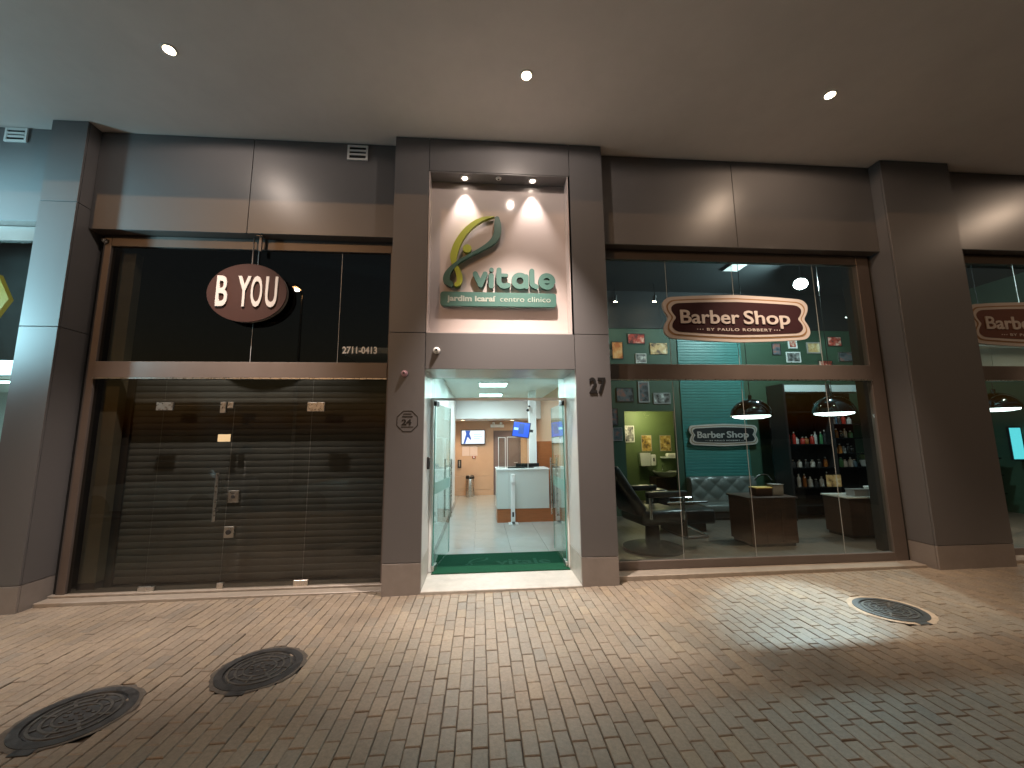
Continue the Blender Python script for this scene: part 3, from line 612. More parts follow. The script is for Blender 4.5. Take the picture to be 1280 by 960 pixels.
wc = thing('interior_camera', 'black and white camera on the clinic column', 'camera', (1.2, 9.7, 2.5)); MB().cyl((1.19, 9.74, 2.56), (1.14, 9.60, 2.50), 0.04).build('body', M_white, wc, True); MB().cyl((1.14, 9.60, 2.50), (1.134, 9.583, 2.494), 0.034).build('lens', M_black, wc); box('bracket', 1.17, 1.21, 9.70, 9.749, 2.55, 2.62, M_black, wc)
wp = thing('wall_poster', 'pale blue and lilac poster panel on the right clinic wall', 'poster', (1.77, 7.4, 1.95)); box('board', 1.755, 1.773, 6.9, 8.2, 1.93, 2.5, poster_mat('poster_blue', [(0.20, 0.30, 0.62), (0.55, 0.62, 0.85), (0.82, 0.74, 0.85), (0.75, 0.85, 0.9)], 6), wp)
cr_ = thing('card_reader', 'black card reader on the left clinic reveal', 'reader', (-0.70, 5.5, 1.2)); box('case', -0.708, -0.675, 5.46, 5.56, 1.42, 1.58, M_black, cr_, 0.006); box('keypad', -0.674, -0.672, 5.48, 5.54, 1.45, 1.52, M_blackm, cr_)

# ================================================================== BARBER SHOP FRONT
def shopfront_frame(par, xl, xr, zt, glassm, joints, sill=0.18):
    box('jamb', xl, xl + 0.055, y0, y1, -0.05, zt - 0.003, M_frame, par, 0.003); box('jamb', xr - 0.2, xr, y0, y1, -0.05, zt - 0.003, M_frame, par, 0.003)
    box('head', xl + 0.056, xr - 0.201, y0 + 0.001, y1, zt - 0.15, zt - 0.003, M_frame, par, 0.003); box('transom', xl + 0.056, xr - 0.201, y0 - 0.012, y1, 2.63, 2.846, M_frame, par, 0.004); box('transom_drip', xl + 0.056, xr - 0.201, y0 - 0.02, y0 + 0.02, 2.614, 2.629, M_steel, par)
    box('bottom_rail', xl + 0.056, xr - 0.201, y0, y1, 0.07, sill, M_frame, par, 0.003)
    js = [xl + 0.06] + joints + [xr - 0.205]
    for a, b in zip(js[:-1], js[1:]):
        pane(a + 0.003, b - 0.003, 2.85, zt - 0.153, glassm, par); pane(a + 0.003, b - 0.003, sill + 0.003, 2.612, glassm, par)
    for x in joints:
        box('glass_joint', x - 0.002, x + 0.002, W - 0.001, W + 0.007, 2.85, zt - 0.153, M_seal, par); box('glass_joint', x - 0.002, x + 0.002, W - 0.001, W + 0.007, sill + 0.003, 2.612, M_seal, par)
bf = thing('storefront', 'barber shop front of tall clear panes in dark aluminium frame', 'shop front', (3.9, W, 0))
shopfront_frame(bf, 1.726, 6.0, 4.575, M_glass, [2.745, 3.78, 5.085]); box('shadow_gap', 6.004, 6.03, y0 + 0.01, y1, -0.05, 4.57, M_dark, bf)
s_ = MB(); s_.box(1.726, 6.03, 5.24, 5.62, -0.08, 0.066, 0.006); tag(s_.build('door_sill', M_sill), 'stone step along the foot of the barber shop window', 'step')
bf2 = thing('storefront', 'second barber shop window right of the wide pillar', 'shop front', (9.5, W, 0)); shopfront_frame(bf2, 7.21, 12.0, 4.66, M_glass, [8.55, 9.9, 11.0])
s_ = MB(); s_.box(7.21, 12.0, 5.24, 5.62, -0.08, 0.085, 0.006); tag(s_.build('door_sill', M_sill), 'stone step below the window right of the wide pillar', 'step')
# sign
def sign_outline(cx, cz, sx, sz, n=10):
    half = smooth_path([(0.0, 1.0), (0.45, 0.95), (0.80, 0.885), (0.93, 0.83), (0.995, 0.64), (1.0, 0.42), (0.975, 0.22), (0.945, 0.06), (0.945, -0.06), (0.975, -0.22), (1.0, -0.42), (0.995, -0.64), (0.93, -0.83), (0.80, -0.885), (0.45, -0.95), (0.0, -1.0)], 4)
    pts = [(cx + x * sx, cz + z * sz) for x, z in half]; pts += [(cx - x * sx, cz + z * sz) for x, z in half[::-1][1:-1]]
    return pts
M_sgw = mat('sign_ivory', (0.46, 0.42, 0.40), 0.45); M_sgb = mat('sign_tan_line', (0.24, 0.14, 0.06), 0.45); M_sgp = mat('sign_plum', (0.030, 0.011, 0.014), 0.6, spec=0.15)
def barber_sign(cx, cz, sx, sz, y, label, plum=M_sgp):
    t = thing('barber_sign', label, 'sign', (cx, y, cz)); k = sx / 1.12
    MB().prism(sign_outline(cx, cz, sx, sz), y, y + 0.04).build('back_board', M_sgw, t)
    for i, (a, b, m) in enumerate(((0.955, 0.86, M_sgb), (0.935, 0.80, M_sgw), (0.895, 0.69, plum))):
        MB().prism(sign_outline(cx, cz, sx * a, sz * b), y - 0.004 * (i + 1), y - 0.004 * (i + 1) + 0.0035).build(['border_line', 'inner_border', 'sign_face'][i], m, t)
    yf = y - 0.004 * 3 - 0.012
    put('lettering', text_mesh('lettering', 'Barber', cx - 0.88 * k, cz - 0.085 * k, 0.205 * k, yf, 0.011, bold=0.0045 * k, width=0.90 * k), M_sgw, t)
    put('lettering', text_mesh('lettering', 'Shop', cx + 0.085 * k, cz - 0.085 * k, 0.205 * k, yf, 0.011, bold=0.0045 * k, width=0.72 * k), M_sgw, t)
    put('lettering', text_mesh('lettering', 'BY PAULO ROBBERT', cx - 0.49 * k, cz - 0.195 * k, 0.042 * k, yf + 0.007, 0.004, bold=0.001 * k, width=1.0 * k, space=1.2), M_sgw, t)
    for s in (-1, 1): box('standoff', cx + s * 0.6 * sx - 0.01, cx + s * 0.6 * sx + 0.01, y + 0.0405, y + 0.075, cz - 0.01, cz + 0.01, M_steel, t)
    for s in (-1, 1):
        for j in range(3): MB().cyl((cx + s * (0.55 + 0.04 * j) * k, yf + 0.007, cz - 0.175 * k), (cx + s * (0.55 + 0.04 * j) * k, yf + 0.011, cz - 0.175 * k), 0.008 * k, n=10).build('dot', M_sgw, t)
    return t
barber_sign(3.748, 3.525, 1.113, 0.358, 5.395, 'large dark plum lettered sign board before the upper barber window')
M_sgr = mat('sign_rust', (0.11, 0.036, 0.020), 0.4); barber_sign(8.62, 3.50, 1.113, 0.361, 5.395, 'rust brown lettered sign board cut off by the right picture edge', plum=M_sgr)

# ================================================================== BARBER ROOM
M_green = mat('dark_green_wall', (0.026, 0.066, 0.040), 0.6, var=0.1, vscale=2, bump=0.05); M_tealw = mat('teal_ribbed_board', (0.035, 0.175, 0.165), 0.45, var=0.08)
M_bceil = mat('black_ceiling', (0.006, 0.009, 0.011), 0.8); M_bfl = mat('grey_plank_floor', (0.085, 0.072, 0.06), 0.38, var=0.25, vscale=3, stretch=(8, 1, 1)); M_dwood = mat('dark_brown_wood', (0.050, 0.026, 0.018), 0.4, var=0.3, vscale=5, stretch=(1, 1, 9))
BZ = 0.07; BY = 9.1
rm2 = thing('barber_room', None, None, (6, 8, 0), kind='structure')
plank_me = MB().box(0.001, 0.179, 0, 1.198, 0.0, 0.02, 0.001).mesh('floor_plank')
box('floor_bed', 1.72, 12.0, 5.6, BY, 0.0, 0.045, M_dark, rm2)
for i in range(57):
    for j in range(3):
        o = put('floor_plank', plank_me, M_bfl, rm2, local=True); o.location = Vector((1.73 + i * 0.18, 5.58 + j * 1.2 - 0.02 * (i % 2), 0.05)) - ORG[rm2]
box('room_ceiling', 1.72, 12.0, 5.7, 12, 5.35, 5.4, M_bceil, rm2)
box('back_wall', 1.97, 3.34, BY, BY + 0.1, 0, 4.42, M_green, rm2); box('back_wall', 3.34, 4.56, BY, BY + 0.1, 2.43, 4.42, M_green, rm2); box('back_wall', 4.56, 12.0, BY, BY + 0.1, 0, 4.42, M_green, rm2); box('back_wall', 1.97, 12.0, BY - 0.02, BY + 0.1, 4.421, 5.35, mat('navy_black_wall', (0.004, 0.006, 0.008), 0.7), rm2)
box('side_wall', 1.92, 1.97, 6.02, BY, 0, 5.35, M_green, rm2); box('side_wall', 11.94, 12.0, 5.7, BY, 0, 5.35, M_green, rm2)
# ribbed teal board made of slats
tb = thing('ribbed_board', 'teal horizontally ribbed wall board behind the sofa', 'wall board', (5.55, BY, 0.3))
sl_me = MB().box(-0.80, 0.80, -0.022, -0.001, 0.002, 0.066, 0.006).mesh('slat')
for i in range(57):
    o = put('slat', sl_me, M_tealw, tb, local=True); o.location = Vector((5.52, BY - 0.002, 0.30 + i * 0.068)) - ORG[tb]
# washroom beyond the doorway
M_olive = mat('olive_green_wall', (0.10, 0.15, 0.055), 0.6, var=0.06)
ws = thing('washroom', None, None, (4.6, 10.5, 0), kind='structure')
box('back_wall', 2.6, 6.4, 11.25, 11.3, 0, 2.62, M_olive, ws); box('side_wall', 5.70, 5.75, BY + 0.1, 11.25, 0, 2.62, M_olive, ws); box('side_wall', 3.2, 3.25, BY + 0.1, 11.25, 0, 2.62, M_olive, ws); box('room_ceiling', 2.6, 6.4, BY + 0.1, 11.3, 2.6, 2.65, M_white, ws); box('floor', 2.6, 6.4, BY + 0.1, 11.3, 0.0, BZ, M_bfl, ws)
wl_ = thing('washroom_lamp', 'lit oval lamp on the washroom ceiling seen through the doorway', 'ceiling lamp', (4.55, 10.9, 2.6)); MB().lathe((4.5, 10.6, 2.6), [(0.15, -0.001), (0.15, -0.03), (0.12, -0.06), (0.0, -0.065)], 24).build('shade', mat('washroom_glow', (1, 0.9, 0.6), 0.5, emit=(1, 0.85, 0.5), estr=7), wl_, True); light('shade_light', 'POINT', (4.5, 10.6, 2.45), 32, (1.0, 0.83, 0.50), wl_, size=0.1)
P_bw = poster_mat('photo_bw', [(0.02, 0.02, 0.02), (0.2, 0.2, 0.2), (0.7, 0.7, 0.68)], 9); P_or = poster_mat('poster_orange', [(0.55, 0.16, 0.05), (0.75, 0.35, 0.12), (0.8, 0.5, 0.25)], 7); P_red = poster_mat('poster_red', [(0.08, 0.02, 0.02), (0.45, 0.06, 0.04), (0.7, 0.5, 0.4)], 9); P_tan = poster_mat('poster_tan', [(0.10, 0.05, 0.03), (0.6, 0.38, 0.16), (0.75, 0.62, 0.40)], 8); P_dk = poster_mat('poster_dark', [(0.02, 0.03, 0.04), (0.10, 0.12, 0.14), (0.3, 0.12, 0.10)], 9); P_yel = poster_mat('poster_gold', [(0.08, 0.05, 0.02), (0.45, 0.30, 0.08), (0.75, 0.6, 0.3)], 8)
def picture(x0, x1, z0, z1, y, m, label, frame=M_black, fw=0.012, matte=0.0):
    t = thing('framed_picture', label, 'picture', ((x0 + x1) / 2, y, z0), group='pictures on the green walls')
    m_ = MB(); m_.box(x0, x0 + fw, y - 0.022, y - 0.001, z0, z1); m_.box(x1 - fw, x1, y - 0.022, y - 0.001, z0, z1); m_.box(x0 + fw, x1 - fw, y - 0.022, y - 0.001, z0, z0 + fw); m_.box(x0 + fw, x1 - fw, y - 0.022, y - 0.001, z1 - fw, z1); m_.build('frame', frame, t)
    if matte:
        box('mount', x0 + fw, x1 - fw, y - 0.012, y - 0.002, z0 + fw, z1 - fw, M_white, t); g = fw + matte; box('print', x0 + g, x1 - g, y - 0.015, y - 0.0125, z0 + g, z1 - g, m, t)
    else: box('print', x0 + fw, x1 - fw, y - 0.014, y - 0.002, z0 + fw, z1 - fw, m, t)
W_ = BY
picture(3.11, 3.38, 3.67, 4.09, W_, P_or, 'upright orange poster at the far left of the barber wall'); picture(3.51, 3.93, 4.04, 4.29, W_, P_red, 'wide dark red group picture, highest on the left barber wall'); picture(4.05, 4.47, 3.79, 4.06, W_, P_tan, 'wide tan portrait picture left of the plum sign', fw=0.02, frame=P_tan); picture(3.68, 3.94, 3.57, 3.80, W_, P_bw, 'small black and white photo just above the window transom on the left', frame=M_white)
picture(3.70, 3.97, 2.63, 3.13, W_, P_dk, 'tall pale framed portrait above the washroom doorway', frame=mat('grey_frame', (0.3, 0.3, 0.3), 0.5), fw=0.03); picture(4.06, 4.47, 2.60, 2.86, W_, P_bw, 'wide black and white photo above the washroom doorway', frame=mat('grey_frame', (0.3, 0.3, 0.3), 0.5), fw=0.02); picture(3.17, 3.58, 2.65, 2.98, W_, P_dk, 'dim wide picture beside the right portal jamb'); picture(3.05, 3.27, 1.75, 2.05, W_, P_dk, 'small square picture left of the washroom doorway', frame=mat('grey_frame', (0.3, 0.3, 0.3), 0.5)); picture(3.0, 3.18, 2.1, 2.5, W_, P_dk, 'narrow dark picture at the edge of the portal jamb')
picture(7.57, 7.80, 3.96, 4.18, W_, P_red, 'small red and white picture under the right end of the plum sign', frame=M_white, fw=0.03); picture(8.05, 8.42, 3.84, 4.12, W_, P_tan, 'wide cream portrait picture right of the plum sign', frame=M_cream, fw=0.03); picture(8.62, 8.99, 4.03, 4.27, W_, P_red, 'red car shaped plaque picture high on the right barber wall'); picture(7.14, 7.36, 3.79, 4.09, W_, P_dk, 'dark upright plaque under the plum sign'); picture(7.49, 7.86, 3.61, 3.87, W_, P_bw, 'black and white photo with white border right of the dark plaque', frame=M_white, fw=0.02); picture(8.87, 9.24, 3.64, 3.88, W_, P_dk, 'dim grey plaque at the right end of the picture wall', frame=M_steel); picture(8.31, 8.68, 3.42, 3.66, W_, P_red, 'picture half hidden by the window transom on the right')
picture(4.11, 4.39, 1.69, 2.16, 11.25, P_bw, 'white poster of small black figures in the washroom', frame=M_white, fw=0.02); picture(4.59, 4.89, 1.43, 1.89, 11.25, P_yel, 'left gold toned portrait in the washroom', frame=M_cream); picture(5.13, 5.46, 1.43, 1.88, 11.25, P_yel, 'right gold toned portrait in the washroom', frame=M_cream)
td = thing('towel_dispenser', 'white paper towel dispenser on the washroom wall', 'dispenser', (4.62, 11.25, 1.03)); MB().prism([(4.47, 1.39), (4.78, 1.39), (4.76, 1.03), (4.50, 1.03)], 11.10, 11.248).build('case', M_whiteg, td); box('slot', 4.53, 4.73, 11.12, 11.2, 1.015, 1.029, M_black, td)
sd = thing('soap_dispenser', 'white soap dispenser beside the towel dispenser', 'dispenser', (4.89, 11.25, 1.03)); box('case', 4.82, 4.96, 11.15, 11.248, 1.03, 1.34, M_whiteg, sd, 0.02); box('window', 4.87, 4.91, 11.146, 11.1495, 1.15, 1.25, M_black, sd)
wsk = thing('wash_shelf', 'white shelf with folded towels in the washroom', 'shelf', (5.4, 11.2, 1.25)); box('board', 5.12, 5.66, 10.95, 11.248, 1.24, 1.28, M_whiteg, wsk, 0.005); box('towel', 5.25, 5.60, 11.0, 11.2, 1.285, 1.37, M_white, wsk, 0.02)
ww = thing('washbasin', 'white washbasin on a wood cabinet in the washroom', 'washbasin', (5.15, 11.0, 0.9)); MB().lathe((5.15, 10.98, 0.74), [(0.2, 0.0), (0.33, 0.1), (0.37, 0.15), (0.35, 0.15), (0.22, 0.05), (0.0, 0.04)], 28).build('bowl', M_whiteg, ww, True); box('cabinet', 4.75, 5.55, 10.75, 11.2, BZ, 0.738, M_dwood, ww); MB().tube([(5.15, 11.2, 0.9), (5.15, 11.2, 1.05), (5.15, 11.05, 1.05)], 0.014).build('tap', M_chrome, ww)
# sofa
M_leather = mat('grey_green_leather', (0.085, 0.105, 0.105), 0.33, var=0.1, bump=0.04, bscale=60)
so = thing('tufted_sofa', 'grey green button tufted leather sofa below the small sign', 'sofa', (5.4, 8.75, BZ)); SX0, SX1 = 4.72, 6.25
nx, nz_ = 60, 24; bmS = bmesh.new(); gridv = []
for j in range(nz_ + 1):
    row = []
    for i in range(nx + 1):
        x = SX0 + (SX1 - SX0) * i / nx; z = 0.34 + 0.58 * j / nz_; u = (x - SX0) / 0.19; w_ = (z - 0.40) / 0.17
        d = 0.035 * abs(math.cos(math.pi * (u + w_) / 2) * math.cos(math.pi * (u - w_) / 2)) ** 0.5; t_ = j / nz_; rnd = 0.05 * max(0, (t_ - 0.85) / 0.15) ** 2
        row.append(bmS.verts.new((x, 8.84 - d + rnd + 0.05 * t_, z)))
    gridv.append(row)
for j in range(nz_):
    for i in range(nx): bmS.faces.new((gridv[j][i], gridv[j][i + 1], gridv[j + 1][i + 1], gridv[j + 1][i]))
me = bpy.data.meshes.new('tufted_back'); bmS.to_mesh(me); bmS.free()
for p in me.polygons: p.use_smooth = True
bk = put('tufted_back', me, M_leather, so)
for r in range(3):
    for c in range(8):
        x = SX0 + 0.19 * (c + 0.5 + 0.5 * (r % 2)) - 0.0; z = 0.40 + 0.17 * (r + 0.5)
        if x < SX1 - 0.03: MB().ball((x, 8.845 + 0.02 * r, z), 0.012, 8, 6).build('button', M_chrome, bk)
box('back_shell', SX0 - 0.02, SX1 + 0.02, 8.90, 9.06, BZ + 0.05, 0.915, M_leather, so, 0.02); MB().box(SX0, SX1, 8.35, 8.83, 0.24, 0.385, 0.035, 3).build('seat_cushion', M_leather, so, True); box('base', SX0 + 0.01, SX1 - 0.01, 8.40, 8.89, BZ + 0.03, 0.238, M_blackm, so)
MB().box(SX1, SX1 + 0.18, 8.36, 9.05, BZ + 0.05, 0.62, 0.06, 3).build('armrest', M_leather, so, True); ac = MB(); ac.tube(smooth_path([(6.1, 8.7, 0.85), (6.22, 8.7, 0.95), (6.42, 8.7, 0.96), (6.52, 8.7, 0.85)], 6), 0.018); ac.build('arm_rail', M_chrome, so, True)
barber_sign(5.67, 1.86, 0.83, 0.26, BY - 0.09, 'small dark lettered sign board on the teal ribbed board', plum=mat('sign_black', (0.015, 0.017, 0.018), 0.4))
# barber chair
bc = thing('barber_chair', 'reclined black leather barber chair near the left end of the window', 'chair', (2.72, 6.42, BZ), rz=RAD(8)); bc.scale = (1.28, 1.28, 1.28); M_bl = mat('black_leather', (0.012, 0.012, 0.013), 0.3, bump=0.05, bscale=70)
MB().lathe((0, 0, 0), [(0.36, 0), (0.36, 0.03), (0.30, 0.05), (0.09, 0.08), (0.08, 0.3), (0.09, 0.32)], 32).build('pedestal', mat('dark_chrome', (0.06, 0.06, 0.065), 0.25, metal=0.9), bc, True, local=True)
MB().box(-0.28, 0.30, -0.28, 0.28, 0.33, 0.50, 0.05, 3).build('seat', M_bl, bc, True, local=True)
bkm = MB(); bkm.box(-0.07, 0.07, -0.27, 0.27, 0.0, 0.66, 0.05, 3); bmesh.ops.rotate(bkm.b, cent=(0, 0, 0), matrix=Matrix.Rotation(RAD(-34), 3, 'Y'), verts=bkm.b.verts); bmesh.ops.translate(bkm.b, vec=(-0.24, 0, 0.46), verts=bkm.b.verts); bkm.build('backrest', M_bl, bc, True, local=True)
hm = MB(); hm.box(-0.05, 0.05, -0.16, 0.16, 0.70, 0.90, 0.04, 3); bmesh.ops.rotate(hm.b, cent=(0, 0, 0), matrix=Matrix.Rotation(RAD(-34), 3, 'Y'), verts=hm.b.verts); bmesh.ops.translate(hm.b, vec=(-0.24, 0, 0.46), verts=hm.b.verts); hm.build('headrest', M_bl, bc, True, local=True)
for s in (-1, 1):
    MB().box(-0.25, 0.28, s * 0.33 - 0.045, s * 0.33 + 0.045, 0.66, 0.73, 0.02, 2).build('armrest', M_bl, bc, True, local=True); a_ = MB(); a_.tube([(-0.2, s * 0.33, 0.42), (-0.2, s * 0.33, 0.66)], 0.018); a_.tube([(0.22, s * 0.33, 0.40), (0.24, s * 0.33, 0.66)], 0.018); a_.build('arm_post', M_chrome, bc, local=True)
fr_ = MB(); fr_.box(0.30, 0.36, -0.22, 0.22, 0.16, 0.48, 0.02); fr_.box(0.34, 0.66, -0.2, 0.2, 0.13, 0.17, 0.015); fr_.build('footrest', M_bl, bc, local=True); fb = MB(); fb.tube([(0.3, -0.15, 0.32), (0.66, -0.15, 0.15)], 0.015); fb.tube([(0.3, 0.15, 0.32), (0.66, 0.15, 0.15)], 0.015); fb.build('footrest_bar', M_chrome, bc, local=True)
# second low black chair / wash unit behind
wu = thing('wash_lounger', 'low black shampoo lounger between barber chair and sofa', 'chair', (3.9, 7.6, BZ)); MB().box(3.45, 4.35, 7.35, 7.95, 0.22, 0.48, 0.05, 3).build('seat', M_bl, wu, True); MB().box(3.25, 3.50, 7.36, 7.94, 0.35, 0.85, 0.06, 3).build('backrest', M_bl, wu, True); box('base', 3.5, 4.2, 7.45, 7.85, BZ, 0.22, M_blackm, wu); 
for s in (7.33, 7.92): MB().box(3.42, 4.2, s, s + 0.05, 0.60, 0.635, 0.008).build('armrest', M_chrome, wu)
# desks and back bar
def desk(x0, x1, ya, yb, zt, label, top=M_dwood, legs=False):
    t = thing('wood_desk', label, 'desk', ((x0 + x1) / 2, ya, BZ)); n = 3; w = (x1 - x0) / n
    for i in range(n): box('front_board', x0 + w * i + 0.002, x0 + w * (i + 1) - 0.002, ya, ya + 0.02, BZ + 0.05, zt - 0.03, M_dwood, t, 0.002)
    box('side_board', x0, x0 + 0.02, ya + 0.021, yb, BZ + 0.05, zt - 0.03, M_dwood, t); box('side_board', x1 - 0.02, x1, ya + 0.021, yb, BZ + 0.05, zt - 0.03, M_dwood, t); box('desk_top', x0 - 0.03, x1 + 0.03, ya - 0.03, yb + 0.02, zt - 0.028, zt, top, t, 0.004); box('plinth', x0 + 0.03, x1 - 0.03, ya + 0.03, yb - 0.02, BZ, BZ + 0.049, M_black, t)
desk(4.30, 5.08, 6.30, 6.85, 0.84, 'dark brown wooden desk in the middle of the barber window'); desk(6.32, 7.20, 6.62, 7.15, 0.76, 'dark wooden desk with pale top at the right of the barber window', top=mat('pale_marble', (0.5, 0.52, 0.5), 0.25))
bb = thing('back_bar', 'tall black shelving unit of bottles with dark glass back', 'shelving', (7.3, 8.2, BZ)); M_bkgl = mat('black_gloss', (0.008, 0.009, 0.010), 0.12)
box('back_panel', 6.55, 8.55, 8.62, 8.66, BZ, 2.95, M_bkgl, bb)
for x in (6.55, 7.60, 8.53): box('upright', x, x + 0.045, 8.15, 8.615, BZ, 2.95 if x != 8.53 else 1.2, M_black, bb)
shz = [0.35, 0.72, 1.13, 1.62, 2.32]
for z in shz: box('shelf', 6.60, 7.595, 8.17, 8.61, z, z + 0.025, M_bkgl, bb); 
for z in (0.35, 0.72, 1.13, 1.42, 1.75, 2.05): box('shelf', 7.65, 8.525, 8.17, 8.61, z, z + 0.02, M_bkgl, bb)
box('top_light_box', 6.6, 8.5, 8.2, 8.6, 2.78, 2.93, mat('pale_canopy_box', (0.6, 0.7, 0.72), 0.4), bb)
bottle_mats = [mat('bottle_red', (0.26, 0.02, 0.014), 0.12), mat('bottle_amber', (0.16, 0.055, 0.012), 0.1), mat('bottle_white', (0.30, 0.30, 0.29), 0.3), mat('bottle_green', (0.04, 0.14, 0.06), 0.1), mat('bottle_black', (0.02, 0.02, 0.022), 0.15), mat('bottle_orange', (0.35, 0.12, 0.02), 0.25), mat('bottle_blue', (0.06, 0.13, 0.2), 0.15)]
bnames = ['red', 'amber', 'white', 'green', 'black', 'orange', 'blue']
bt_me = []
for r, hh in ((0.034, 0.26), (0.042, 0.20), (0.03, 0.30), (0.045, 0.15)):
    bt_me.append((MB().lathe((0, 0, 0), [(r, 0), (r, hh * 0.62), (r * 0.9, hh * 0.7), (r * 0.38, hh * 0.80), (r * 0.36, hh * 0.90)], 14).mesh('bottle_body', True), MB().lathe((0, 0, 0), [(r * 0.42, hh * 0.901), (r * 0.42, hh), (0, hh + 0.001)], 10).mesh('cap', True)))
M_cap = mat('bottle_cap', (0.5, 0.5, 0.48), 0.3, metal=0.6)
rb = random.Random(3)
BC = {}
def bottle(x, y, z, ci, shelf, shp=None):
    k = BC[shelf] = BC.get(shelf, 0) + 1; od = ['', 'first', 'second', 'third', 'fourth', 'fifth', 'sixth', 'seventh', 'eighth', 'ninth'][k]
    t = thing('bottle', '%s bottle, %s from the left on %s' % (bnames[ci], od, shelf), 'bottle', (x, y, z), group='bottles on %s' % shelf)
    a, b = bt_me[shp if shp is not None else rb.randrange(4)]; me_ = a.copy(); put('body', me_, bottle_mats[ci], t, local=True); put('cap', b, M_cap, t, local=True)
for i in range(9): bottle(6.70 + i * 0.10 + rb.uniform(-.02, .02), 8.30 + rb.uniform(-0.05, 0.05), 1.645, [0, 0, 2, 0, 1, 0, 2, 3, 4][i], 'the upper left back bar shelf')
for i in range(6): bottle(6.75 + i * 0.15, 8.32, 1.155, [4, 2, 4, 2, 4, 1][i], 'the middle left back bar shelf')
for i in range(7): bottle(6.70 + i * 0.13, 8.30, 0.745, [4, 2, 1, 2, 4, 2, 4][i], 'the low left back bar shelf')
for k, z in enumerate((1.15, 1.44, 1.77, 2.07)):
    nm = ['lowest', 'second', 'third', 'top'][k] + ' right back bar shelf'
    for i in range(5): bottle(7.74 + i * 0.105, 8.30 + rb.uniform(-0.04, 0.04), z, [(2, 3, 2, 2, 6), (5, 5, 2, 4, 4), (6, 5, 4, 2, 3), (2, 6, 4, 0, 2)][k][i], 'the ' + nm, shp=[3, 1, 3, 1, 3][i])
cdp = thing('display_card', 'tan display card leaning on the lower back bar shelf', 'card', (7.38, 8.1, 0.74)); bmc = MB(); bmc.box(7.22, 7.54, 8.02, 8.035, 0.76, 1.0); bmc.build('card', P_tan, cdp); box('easel', 7.3, 7.45, 8.036, 8.12, 0.748, 0.80, M_black, cdp)
tg_ = thing('trophy_plant', 'pale potted plant at the right end of the back bar', 'plant', (8.36, 8.2, 1.15)); MB().lathe((8.40, 8.3, 1.155), [(0.06, 0), (0.09, 0.12), (0.085, 0.13), (0.0, 0.12)], 16).build('pot', M_whiteg, tg_, True)
lf = MB()
for i in range(40):
    a = rb.uniform(0, 6.28); e = rb.uniform(0.3, 1.4); L = rb.uniform(0.10, 0.22); b0 = Vector((8.40, 8.3, 1.27)); d = Vector((math.cos(a) * math.cos(e), math.sin(a) * math.cos(e), math.sin(e))) * L; sd_ = d.cross(Vector((0, 0, 1))).normalized() * 0.018
    vs = [lf.b.verts.new(b0 + d * 0.3), lf.b.verts.new(b0 + d * 0.65 + sd_), lf.b.verts.new(b0 + d), lf.b.verts.new(b0 + d * 0.65 - sd_)]; lf.b.faces.new(vs)
lf.build('leaves', mat('pale_leaf', (0.25, 0.32, 0.16), 0.5), tg_)
# things on the desks
def smallbox(name, label, cat, x0, x1, ya, yb, z0, z1, m, lid=None):
    t = thing(name, label, cat, ((x0 + x1) / 2, ya, z0)); box('body', x0, x1, ya, yb, z0, z1, m, t, 0.004); box('lid', x0 - 0.004, x1 + 0.004, ya - 0.004, yb + 0.004, z1 + 0.0005, z1 + 0.02, lid or m, t, 0.003)
smallbox('jewel_box', 'brown box with gold lid on the middle desk', 'box', 4.52, 4.80, 6.42, 6.6, 0.842, 0.96, M_dwood, mat('gold_lid', (0.5, 0.36, 0.12), 0.35)); smallbox('grey_box', 'small grey box beside the gold lidded box', 'box', 4.84, 5.02, 6.45, 6.6, 0.842, 1.0, mat('grey_card', (0.16, 0.15, 0.14), 0.6)); smallbox('card_terminal', 'grey card terminal on the right desk', 'terminal', 6.50, 6.78, 6.68, 6.86, 0.762, 0.86, mat('grey_plastic', (0.22, 0.23, 0.24), 0.4)); smallbox('tissue_box', 'pale tissue box on the right desk', 'box', 6.82, 6.95, 6.7, 6.82, 0.762, 0.90, M_white)
vs_ = thing('flower_vase', 'dark vase with yellow flower on the right desk', 'vase', (7.05, 6.85, 0.762)); MB().lathe((7.05, 6.85, 0.762), [(0.05, 0), (0.07, 0.08), (0.04, 0.17), (0.05, 0.2), (0.0, 0.19)], 16).build('vase', M_black, vs_, True); fl = MB()
for i in range(7): fl.ball((7.05 + rb.uniform(-.06, .06), 6.85 + rb.uniform(-.05, .05), 1.0 + rb.uniform(-.03, .06)), 0.028, 8, 6)
fl.build('blossom', mat('yellow_petals', (0.6, 0.5, 0.12), 0.6), vs_)
